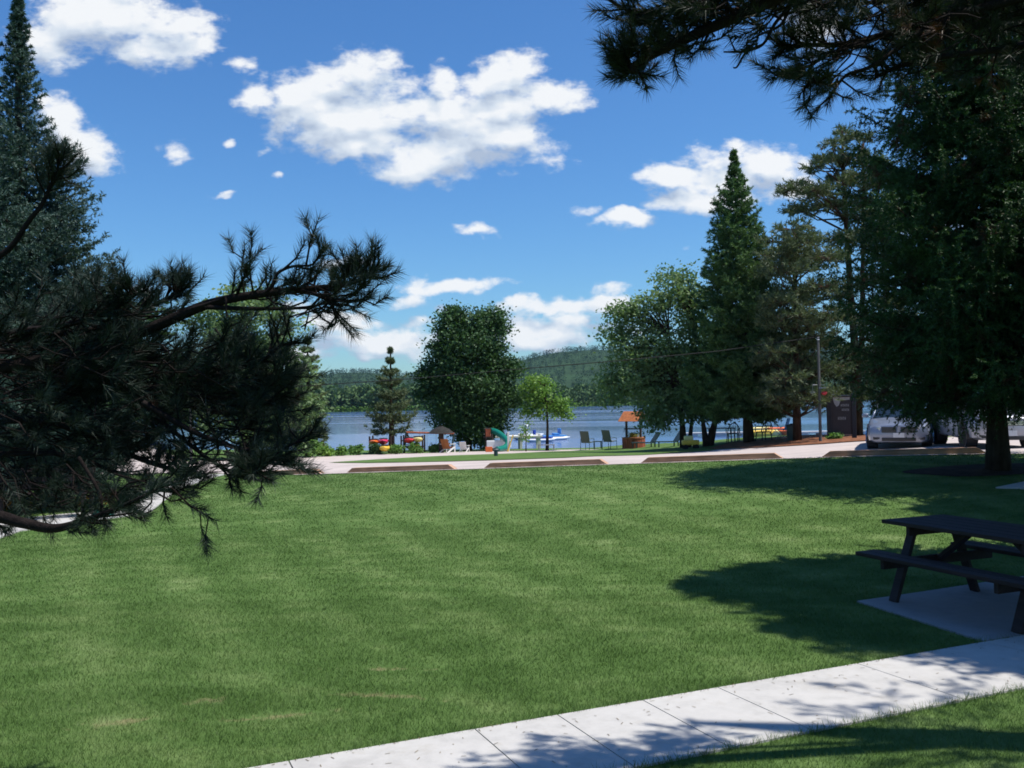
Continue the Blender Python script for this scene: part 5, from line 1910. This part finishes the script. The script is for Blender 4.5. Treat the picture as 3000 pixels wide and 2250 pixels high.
w1 = on_water(1583, 1294)
pb = pedal_boat(tuple(w1), R(170), 'white pedal boat with deep blue seats by the sapling', M_BLUE)
w2 = on_water(1545, 1290)
pb1 = pedal_boat(tuple(w2 + Vector((0, 2, 0))), R(200), 'all white pedal boat behind the sapling', M_WHITE)
w3 = on_water(1625, 1290)
pb2 = pedal_boat(tuple(w3 + Vector((0, 1.2, 0))), R(10), 'white pedal boat with light blue seats right of the young tree', M_LBLUE)
# swan-neck float and jetty of white posts by the slide
root = thing('beach_jetty', tuple(G(1500, 1322) + Vector((0, 4.5, -0.3))), 'white jetty deck with posts behind the slide', 'jetty', rz=R(4))
m = MB(); m.box((0, 0, 0.95), (3.6, 1.6, 0.10)); m.build('deck', M_WPOST, root)
for x in (-1.6, -0.6, 0.5, 1.6):
    for y in (-0.7, 0.7):
        p = MB(); p.box((x, y, 0.3), (0.14, 0.14, 1.6)); p.build('post', M_WPOST, root)
m = MB(); m.box((-1.2, 0.2, 1.22), (1.1, 1.0, 0.42), bev=0.08); m.build('locker', M_WHITE, root)
w4 = on_water(1563, 1287)
root = thing('swan_boat', tuple(w4 + Vector((0.1, 3.0, 0))), 'white float with a raised head behind the blue pedal boat', 'float')
h_ = MB(); hull(h_, 1.8, 0.9, 0.5); h_.build('hull', M_WHITE, root, smooth=True)
n_ = MB(); n_.tube([(-0.5, 0, 0.3), (-0.75, 0, 0.6), (-0.70, 0, 0.95), (-0.62, 0, 1.15), (-0.85, 0, 1.2)], [0.16, 0.12, 0.10, 0.16, 0.05], 10)
n_.build('neck', M_WHITE, root, smooth=True)

# ------------------------------------------------------------------ slide and play things
gs = G(1468, 1323)
s54 = gs.y / F
root = thing('tube_slide', tuple(gs), 'green curved tube slide on a dark tower beside the maple', 'slide')
def sp(x, y, dY): return P(x, y, gs.y + dY) - gs
sl = MB()
pth = smooth_path([sp(1438, 1262, 0.9), sp(1455, 1266, 0.7), sp(1476, 1281, 0.3), sp(1488, 1296, -0.1), sp(1482, 1309, -0.5), sp(1468, 1315, -0.9), sp(1456, 1317, -1.2)], 5)
sl.tube(pth, 0.165, 14)
sl.build('tube', M_SLIDE, root, smooth=True)
for k in range(2):
    ps = MB(); a = (sp(1424, 1325, 0.6), sp(1446, 1325, 1.2))[k]; b_ = (sp(1424, 1260, 0.6), sp(1440, 1260, 1.2))[k]
    ps.tube([a, b_], 0.05, 6); ps.build('post', M_DKWOOD, root)
pf = MB(); pf.box((sp(1430, 1280, 1.0)), (0.5, 0.9, 0.08)); pf.box(sp(1430, 1257, 1.0), (0.42, 0.8, 0.08)); pf.build('platform', M_DKWOOD, root)
pn = MB(); pn.box(sp(1430, 1268, 0.55), (0.28, 0.05, 0.40)); pn.build('side_panel', M_REDWOOD, root)
pp = MB(); pp.tube([sp(1453, 1323, -1.4), sp(1453, 1312, -1.4)], 0.05, 8); pp.build('support_leg', M_GREYM, root)
gq = G(1453, 1338)
root = thing('post', tuple(gq), 'short dark green post in the grass strip under the slide', 'post')
m = MB(); m.lathe([(0.08, -0.1), (0.08, 0.30), (0.06, 0.36), (0.02, 0.38)], seg=12); m.build('shaft', M_PLAST, root, autosmooth=40)
m = MB(); m.lathe([(0.10, 0.27), (0.10, 0.30), (0.085, 0.31)], seg=12); m.build('collar', M_GREYM, root)

root = thing('climbing_frame', tuple(G(1425, 1325)), 'low white and coral play box under the slide', 'play box')
m = MB(); m.box((0.62, 2.6, 0.30), (1.35, 0.5, 0.42), bev=0.05); m.build('panel', M_WHITE, root)
m = MB(); m.box((0.13, 0.1, 0.14), (0.36, 0.10, 0.28), bev=0.02); m.build('coral_board', M_ORNG, root)
root = thing('play_post', tuple(G(1490, 1324)), 'white and yellow post standing right of the slide', 'post')
m = MB(); m.box((0, 0, 0.5), (0.12, 0.12, 1.1), bev=0.02); m.build('shaft', M_WPOST, root)
m = MB(); m.bar((-0.06, -0.08, 0.0), (0.26, -0.08, 0.9), 0.06, 0.16, up=(0, 1, 0)); m.build('yellow_board', M_YEL, root)

# swing frame
ga_, gb_ = G(1182, 1328), G(1322, 1325)
root = thing('swing_frame', tuple(ga_), 'swing frame with a red crossbar between the shrubs and the maple', 'swing set')
pa = P(1190, 1267, ga_.y) - ga_; pb_ = P(1330, 1270, gb_.y) - ga_
m = MB(); m.tube([(0, 0.2, -0.05), pa], 0.055, 8); m.build('leg', M_CHAIR, root)
m = MB(); m.tube([(0.5, 1.7, -0.05), pa], 0.055, 8); m.build('leg', M_CHAIR, root)
e = gb_ - ga_
m = MB(); m.tube([(e.x, e.y, e.z - 0.05), pb_], 0.055, 8); m.build('leg', M_CHAIR, root)
m = MB(); m.tube([pa, pb_], 0.05, 8); m.build('crossbar', M_REDWOOD, root)
for t in (0.35, 0.7):
    q = pa.lerp(pb_, t)
    m = MB()
    m.tube([q + Vector((-0.2, 0, 0)), q + Vector((-0.2, 0, -0.95))], 0.012, 4); m.tube([q + Vector((0.2, 0, 0)), q + Vector((0.2, 0, -0.95))], 0.012, 4)
    c_ = m.build('chain', M_GREYM, root)
    m = MB(); m.box(q + Vector((0, 0, -0.96)), (0.45, 0.2, 0.04)); m.build('seat', M_BLACK, c_)

# thatched umbrella
gu = G(1293, 1327)
root = thing('straw_umbrella', tuple(gu), 'straw beach umbrella on a thick dark post left of the maple', 'umbrella')
hu = (P(1293, 1268, gu.y) - gu).z
m = MB(); m.tube([(0, 0, -0.1), (0, 0, hu + 0.35)], 0.13, 10); m.build('post', M_DKWOOD, root)
m = MB(); m.lathe([(0.66, hu - 0.02), (0.60, hu + 0.05), (0.42, hu + 0.20), (0.12, hu + 0.32), (0.03, hu + 0.36)], seg=18); m.build('canopy', M_THATCH, root, autosmooth=50)

# deck chairs on the lot edge
def deck_chair(loc, rz, m_, label, fr=None):
    root = thing('deck_chair', loc, label, 'deck chair', rz=rz, group='wooden deck chairs under the maple')
    b_ = MB()
    for k in range(5): b_.bar((-0.14, (k - 2) * 0.115, 0.26), (-0.46, (k - 2) * 0.115, 0.92), 0.10, 0.025, up=(1, 0, 0))
    b_.build('backrest', m_, root)
    s = MB()
    for k in range(4): s.box((-0.05 + k * 0.12, 0, 0.34 + k * 0.02), (0.10, 0.56, 0.025))
    s.build('seat', m_, root)
    for sg in (-1, 1):
        a = MB(); a.box((0.02, sg * 0.34, 0.58), (0.75, 0.11, 0.025)); a.build('armrest', fr or m_, root)
        l = MB(); l.box((0.34, sg * 0.32, 0.29), (0.09, 0.03, 0.58)); l.build('leg', fr or m_, root)
        l = MB(); l.bar((-0.55, sg * 0.30, 0.02), (0.34, sg * 0.30, 0.38), 0.03, 0.09); l.build('leg', fr or m_, root)
    return root


d1_ = deck_chair(tuple(G(1312, 1327)), R(62), M_BROWNCH, 'orange brown deck chair with pale legs next to the umbrella post', M_WPOST)
d2_ = deck_chair(tuple(G(1360, 1326)), R(75), M_WPOST, 'white deck chair with a blue towel under the maple', M_WPOST)
tw = MB(); tw.bar((-0.10, 0, 0.36), (-0.44, 0, 0.96), 0.30, 0.02, up=(1, 0, 0)); tw.build('towel', M_LBLUE, d2_)
d1_.scale = (0.8, 0.8, 0.8)
d2_.scale = (0.62, 0.62, 0.62)

# small yellow ride-on toy near the willow
root = thing('toy_truck', tuple(G(2023, 1316)), 'small cream and yellow ride-on toy at the foot of the willow', 'toy')
m = MB(); m.box((0, 0, 0.30), (0.75, 0.36, 0.22), bev=0.06); m.build('body', M_YEL, root)
m = MB(); m.box((-0.08, 0, 0.50), (0.38, 0.34, 0.20), bev=0.06); m.build('cab', M_PYEL, root)
for sx_ in (-1, 1):
    for sg in (-1, 1):
        w_ = MB(); w_.lathe([(0.11, -0.03), (0.11, 0.03)], (sx_ * 0.24, sg * 0.19, 0.11), 14, 'Y'); w_.build('wheel', M_BLACK, root)

# blue chair and bin by the thin trunk
root = thing('folding_chair', tuple(G(2308, 1289) + Vector((0, 1.0, 0))), 'bright blue folding chair beside the white post', 'chair', rz=R(150))
m = MB(); m.bar((-0.2, 0, 0.42), (0.22, 0, 0.44), 0.48, 0.03); m.build('seat', M_LBLUE, root)
m = MB(); m.bar((-0.2, 0, 0.40), (-0.36, 0, 0.92), 0.48, 0.03, up=(1, 0, 0)); m.build('backrest', M_LBLUE, root)
for sg in (-1, 1):
    for a in (-1, 1):
        l = MB(); l.tube([(a * 0.22, sg * 0.24, 0.44), (-a * 0.2, sg * 0.24, 0)], 0.014, 5); l.build('leg', M_GREYM, root)
root = thing('litter_bin', tuple(G(2325, 1293)), 'dark green litter bin in front of the shorter pine', 'bin')
m = MB(); m.lathe([(0.24, 0), (0.27, 0.30), (0.28, 0.62)], seg=16); m.build('body', M_PLAST, root, autosmooth=40)
m = MB(); m.lathe([(0.29, 0.62), (0.28, 0.68), (0.10, 0.74)], seg=16); m.build('lid', M_TRIM, root, autosmooth=40)
root = thing('marker_post', tuple(G(2341, 1292)), 'short white marker post beside the litter bin', 'post')
m = MB(); m.box((0, 0, 0.62), (0.10, 0.08, 1.24), bev=0.01); m.build('shaft', M_WPOST, root)
m = MB(); m.box((0, 0, 1.25), (0.13, 0.11, 0.03), bev=0.01); m.build('cap', M_WPOST, root)

# ------------------------------------------------------------------ the dark sign
gsn = G(2469, 1287)
ss = gsn.y / F
root = thing('entrance_sign', tuple(gsn), 'tall dark wooden sign between two black posts with grey lettering', 'sign', rz=R(-14))
HS = 133 * ss
for x, n_ in ((-0.50, 0), (0.44, 1)):
    m = MB(); m.box((x * 1.0, 0, HS / 2 - 0.05), (0.17, 0.17, HS + 0.1), bev=0.012); m.build('post', M_SIGNP, root)
pnl = MB(); pnl.box((-0.03, -0.01, HS * 0.52), (0.77, 0.07, HS * 0.82), bev=0.008)
po = pnl.build('panel', M_SIGN, root)
em = MB()
y_ = -0.052
# grey drooping emblem, upper left, with a bar to its right
em.add([(-0.39, y_, 1.94), (-0.30, y_, 1.94), (-0.25, y_, 1.72), (-0.20, y_, 1.94), (-0.14, y_, 1.94), (-0.14, y_, 1.78), (0.29, y_, 1.76), (0.29, y_, 1.58), (-0.05, y_, 1.56), (-0.12, y_, 1.36), (-0.21, y_, 1.30), (-0.30, y_, 1.44), (-0.36, y_, 1.70)], [tuple(range(13))])
em.build('emblem', M_LETTER, po)
lt = MB()
for row, (zr_, h_, x0, x1) in enumerate(((1.36, 0.10, -0.06, 0.27), (1.18, 0.10, -0.02, 0.27), (0.84, 0.12, -0.18, 0.14))):
    n = 5
    for k in range(n):
        xk = x0 + (x1 - x0) * (k + 0.5) / n
        wk = (x1 - x0) / n * 0.62
        lt.box((xk - wk * 0.35, y_, zr_), (wk * 0.28, 0.012, h_))
        lt.box((xk + wk * 0.35, y_, zr_), (wk * 0.28, 0.012, h_))
        lt.box((xk, y_ - 0.001, zr_ + h_ * (0.36 if k % 2 else -0.02)), (wk * 0.5, 0.014, h_ * 0.24))
lt.build('lettering', M_LETTER, po)
pc = MB(); pc.box((-0.03, 0, HS * 0.52 + HS * 0.41 + 0.03), (1.15, 0.22, 0.06), bev=0.01); pc.build('cap_board', M_SIGNP, root)

# slim pale pole and the wires
gpz = G(2404, 1296)
root = thing('utility_pole', tuple(gpz), 'slim pale grey pole left of the dark sign', 'pole', group='poles that carry the wire')
hp = (P(2392, 985, gpz.y) - gpz).z
m = MB(); m.tube([(0, 0, -0.1), (0, 0, hp)], [0.062, 0.045], 10); m.build('shaft', M_POLE, root)
m = MB(); m.lathe([(0.03, hp - 0.16), (0.06, hp - 0.14), (0.03, hp - 0.08), (0.05, hp - 0.06), (0.02, hp)], seg=10); m.build('insulator', M_WPOST, root)
m = MB(); m.box((0.10, -0.06, 2.1), (0.26, 0.05, 0.05)); m.build('bracket', M_GREYM, root)
gp2 = G(560, 1362)
root2 = copy_tree(root); root2.location = gp2; root2['label'] = 'grey pole hidden among the trees on the left'
h2 = (P(560, 1149, gp2.y) - gp2).z
root2.scale = (1, 1, h2 / hp)
cab = MB()
topL = Vector((gp2.x, gp2.y, gp2.z + h2 - 0.02)); topR = Vector((gpz.x, gpz.y, gpz.z + hp - 0.02))
wire = []
for x, y in ((950, 1127), (1200, 1110), (1500, 1083), (1800, 1058), (2100, 1029)):
    q = P(x, y, 1.0)
    # the wire hangs in the upright plane through both pole tops
    dx_, dy_ = topR.x - topL.x, topR.y - topL.y
    den = q.x * dy_ - q.y * dx_
    Yw = (topL.x * dy_ - topL.y * dx_) / den * q.y
    wire.append(P(x, y, Yw))
cab.tube([topL] + wire + [topR], 0.016, 5)
tag(cab.build('overhead_wire', M_BLACK), 'thin black overhead wire sagging in front of maple and hills', 'wire')
# red hanging feeders by the pole
for (x, y, lab, mm) in ((2415, 1150, 'bright red hanging basket right of the pale pole', M_RED), (2381, 1150, 'faded greyish hanging basket left of the pale pole', M_SLING)):
    p = P(x, y, gpz.y - 0.1)
    root = thing('hanging_basket', tuple(p), lab, 'hanging basket', group='hanging baskets by the pale pole')
    root.scale = (0.7, 0.7, 0.7)
    m = MB(); m.lathe([(0.03, -0.14), (0.12, -0.10), (0.15, 0.02), (0.14, 0.03)], seg=14); m.build('pot', mm, root, smooth=True)
    fl = rng.normal(size=(160, 3)) * np.array([0.045, 0.045, 0.03]) + np.array([0, 0, 0.02])
    np_obj('flowers', leaves(fl, 0.05), 4, mm, root)
    m = MB(); m.tube([(0.0, 0, 0.05), (0, 0, 0.42)], 0.008, 4)
    q = Vector((gpz.x - p.x, 0.1, 0.42)); m.tube([(0, 0, 0.42), q], 0.014, 5); m.build('hook', M_GREYM, root)

# ------------------------------------------------------------------ left corner: bench, flower bed, valve lid
gl = G(120, 1528)
root = thing('garden_bench', (gl.x - 0.15, gl.y + 0.2, gl.z + 0.02), 'dark slatted garden bench on the side path behind the pine boughs', 'bench', rz=R(6))
for k in range(3):
    pass
m = MB()
for k in range(4): m.box((0, -0.05 + k * 0.12, 0.44), (1.7, 0.10, 0.03))
m.build('seat', M_TABLE, root)
m = MB()
for k in range(3): m.box((0, 0.38 + k * 0.03, 0.56 + k * 0.14), (1.7, 0.03, 0.10))
m.build('backrest', M_TABLE, root)
for sg in (-1, 1):
    for y in (-0.05, 0.38):
        l = MB(); l.box((sg * 0.80, y, 0.30 if y < 0 else 0.45), (0.07, 0.07, 0.60 if y < 0 else 0.90)); l.build('leg', M_TABLE, root)
    a = MB(); a.box((sg * 0.80, 0.15, 0.63), (0.09, 0.55, 0.04)); a.build('armrest', M_TABLE, root)
gf = G(115, 1490)
fl = rng.normal(size=(1500, 3)) * np.array([0.55, 0.18, 0.07]) + np.array([0, 0, 0.14])
root = thing('flower_bed', tuple(gf), 'patch of orange flowers behind the garden bench', 'flowers')
np_obj('blossoms', leaves(fl, 0.06), 4, M_MARI, root)
gv = G(303, 1519)
root = thing('garden_ball', tuple(gv), 'teal green dome lying on the side path under a pine tip', 'garden ornament')
m = MB(); m.lathe([(0.16, 0.0), (0.18, 0.05), (0.17, 0.10), (0.12, 0.16), (0.05, 0.19), (0.01, 0.195)], seg=20); m.build('dome', M_SLIDE, root, smooth=True)
m = MB(); m.lathe([(0.20, 0.0), (0.205, 0.02), (0.18, 0.035)], seg=20); m.build('base', M_DOCK, root, smooth=True)
gr_ = G(430, 1362)
mb_ = MB()
secs = []
rn = random.Random(3)
for (r_, z_) in ((1.5, -0.05), (1.3, 0.12), (0.95, 0.34), (0.55, 0.52), (0.2, 0.62), (0.02, 0.64)):
    ring = []
    for k in range(22):
        a = 2 * math.pi * k / 22
        q = r_ * (1 + 0.10 * math.sin(3 * a + 1) + rn.uniform(-.04, .04))
        ring.append(Vector((q * math.cos(a), q * math.sin(a) * 0.8, z_ + rn.uniform(-.02, .02))))
    secs.append(ring)
mb_.loft(secs)
o = mb_.build('gravel_pile', M_GRAVEL, None, smooth=True)
o.location = gr_
tag(o, 'low heap of pale gravel next to the blue car', 'gravel pile')
# ------------------------------------------------------------------ hills and woods across the lake
def crest(xp):
    """sky line of the far ridge in picture rows, by picture column"""
    return np.interp(xp, [-900, 0, 600, 900, 1000, 1080, 1180, 1280, 1400, 1500, 1560, 1640, 1740, 1900, 2100, 2300, 2600, 3000, 4200],
                     [1120, 1105, 1092, 1080, 1072, 1074, 1084, 1082, 1066, 1046, 1031, 1016, 1005, 1000, 998, 1004, 1020, 1040, 1080])


def near_crest(xp):
    return np.interp(xp, [-900, 0, 600, 900, 1100, 1300, 1450, 1520, 1600, 1700, 1800, 2000, 2300, 2700, 3400],
                     [1190, 1185, 1182, 1180, 1180, 1176, 1168, 1158, 1148, 1136, 1130, 1134, 1140, 1148, 1160])


def zrow(xp, yp, Y):
    # height seen at picture place (vectorised)
    dx = (xp - 1500) / F; dy = (1125 - yp) / F
    M = np.array(MROT)
    d = M[:, 0][:, None] * dx + M[:, 1][:, None] * dy - M[:, 2][:, None]
    return 2.0 + d[2] / d[1] * Y


def ridge(name, Yc, Y0, crestf, lower, label, m, amp):
    xp = np.linspace(-900, 4200, 130)
    rows = np.linspace(0, 1, 14)
    V = []
    zc = zrow(xp, crestf(xp), Yc) - lower
    for r in rows:
        Y = Y0(xp) + (Yc - Y0(xp)) * r
        X = (xp - 1500) / F * Yc * (0.55 + 0.45 * r) if False else (xp - 1500) / F * Y
        z = WATER + 0.3 + (zc - WATER - 0.3) * np.sin(r * math.pi / 2) ** 1.3 + amp * np.sin(xp * 0.013 + r * 7) * r
        V.append(np.stack([X, Y, z], -1))
    # back slope
    for r in (0.5, 1.0):
        Y = np.full_like(xp, Yc + 500 * r)
        V.append(np.stack([(xp - 1500) / F * Y, Y, zc * (1 - r) - 4 * r], -1))
    V.insert(0, V[0] + np.array([0, -6, -3.0]))
    G_ = np.array(V)
    nr, nc = G_.shape[:2]
    mb = MB()
    mb.v = [tuple(v) for v in G_.reshape(-1, 3)]
    mb.f = [(i * nc + j, i * nc + j + 1, (i + 1) * nc + j + 1, (i + 1) * nc + j) for i in range(nr - 1) for j in range(nc - 1)]
    o = mb.build(name, m, None, smooth=True)
    tag(o, label, kind='structure')
    return G_[1:15]


M_HILL = mat('wooded hillside floor', (0.030, 0.060, 0.025), 0.95, var=0.3, vscale=0.02, spec=0.05)
shore = lambda xp: np.interp(xp, [-900, 900, 1500, 1800, 2500, 4200], [400, 430, 470, 560, 720, 800])
Gf = ridge('far_hills', 1900.0, lambda xp: np.full_like(xp, 950.0), crest, 18, 'far wooded ridge across the lake', M_HILL, 4)
Gn = ridge('near_hills', 900.0, shore, near_crest, 15, 'lower wooded slope rising from the far shore', M_HILL, 1.0)


def forest(name, Gg, n, hmin, hmax, per, m, label, seed, shoreline=0):
    r_ = np.random.default_rng(seed)
    nr, nc = Gg.shape[:2]
    out = []
    a = r_.random(n) * (nr - 1.001)
    b = r_.random(n) * (nc - 1.001)
    if shoreline:
        a[:shoreline] = r_.random(shoreline) * 0.25
    i, j = a.astype(int), b.astype(int)
    fa, fb = (a - i)[:, None], (b - j)[:, None]
    base = (Gg[i, j] * (1 - fa) * (1 - fb) + Gg[i + 1, j] * fa * (1 - fb) + Gg[i, j + 1] * (1 - fa) * fb + Gg[i + 1, j + 1] * fa * fb)
    H = hmin + (hmax - hmin) * r_.random(n)
    con = r_.random(n) < 0.35
    W = np.where(con, 0.17, 0.34) * H
    N_ = n * per
    t = r_.random(N_)
    az = r_.random(N_) * 2 * np.pi
    Hr = np.repeat(H, per); Wr = np.repeat(W, per); cr = np.repeat(con, per)
    prof = np.where(cr, 1 - t, np.sqrt(np.maximum(0, 1 - (2 * t - 1) ** 2)))
    rad = Wr * prof * (0.6 + 0.4 * r_.random(N_))
    zz = Hr * (0.10 + 0.90 * t)
    c = np.repeat(base, per, 0) + np.stack([np.cos(az) * rad, np.sin(az) * rad, zz], -1)
    s = (Hr * np.where(cr, 0.085, 0.13) * (0.7 + 0.7 * r_.random(N_)))[:, None]
    u = r_.normal(size=(N_, 3)); u /= np.linalg.norm(u, axis=1, keepdims=True)
    v = r_.normal(size=(N_, 3)); v -= u * np.sum(u * v, 1, keepdims=True); v /= np.linalg.norm(v, axis=1, keepdims=True)
    T = np.empty((N_, 3, 3))
    T[:, 0] = c - u * s
    T[:, 1] = c + u * s * 0.8 + v * s * 0.5
    T[:, 2] = c + v * s * 1.1
    o = np_obj(name, T, 3, m)
    tag(o, label, 'wood', kind='stuff')


L_FAR = leaf_mat('far woods', (0.016, 0.042, 0.026), (0.034, 0.070, 0.034), 0.1, nscale=0.030, rough=0.9, spec=0.05)
L_NEARW = leaf_mat('shore woods', (0.055, 0.105, 0.048), (0.115, 0.180, 0.070), 0.15, nscale=0.05, rough=0.9, spec=0.05)
forest('far_woods', Gf, 15000, 6, 10, 18, L_FAR, 'dark woods covering the far ridge', 5)
forest('shore_woods', Gn, 6500, 7, 13, 70, L_NEARW, 'mixed woods along the far shore', 6, shoreline=1500)
# reeds and low brush at the waterline
r_ = np.random.default_rng(9)
xp = r_.uniform(-900, 4200, 16000)
Y = shore(xp) - r_.random(16000) * 5
c = np.stack([(xp - 1500) / F * Y, Y, WATER + r_.random(16000) ** 2 * 2.6], -1)
rng = np.random.default_rng(10)
np_o = np_obj('shore_reeds', leaves(c, 1.2), 4, leaf_mat('bright reeds', (0.07, 0.15, 0.03), (0.12, 0.20, 0.05), 0.2, nscale=0.05, rough=0.9, spec=0.05))
tag(np_o, 'bright low reeds and brush along the far waterline', 'reeds', kind='stuff')

# ------------------------------------------------------------------ air
hz = MB()
hz.box((0, 1100, 95), (4800, 2900, 202))
hm, nt, nodes, links = new_mat('thin summer haze')
pv = N(nt, 'ShaderNodeVolumePrincipled')
pv.inputs['Color'].default_value = (0.50, 0.72, 1.0, 1)
pv.inputs['Density'].default_value = 0.00005
pv.inputs['Anisotropy'].default_value = 0.2
ho = N(nt, 'ShaderNodeOutputMaterial')
links.new(pv.outputs[0], ho.inputs['Volume'])
if HAZE:
    tag(hz.build('haze', hm), 'thin blue haze over the lake and hills', 'haze', kind='stuff')
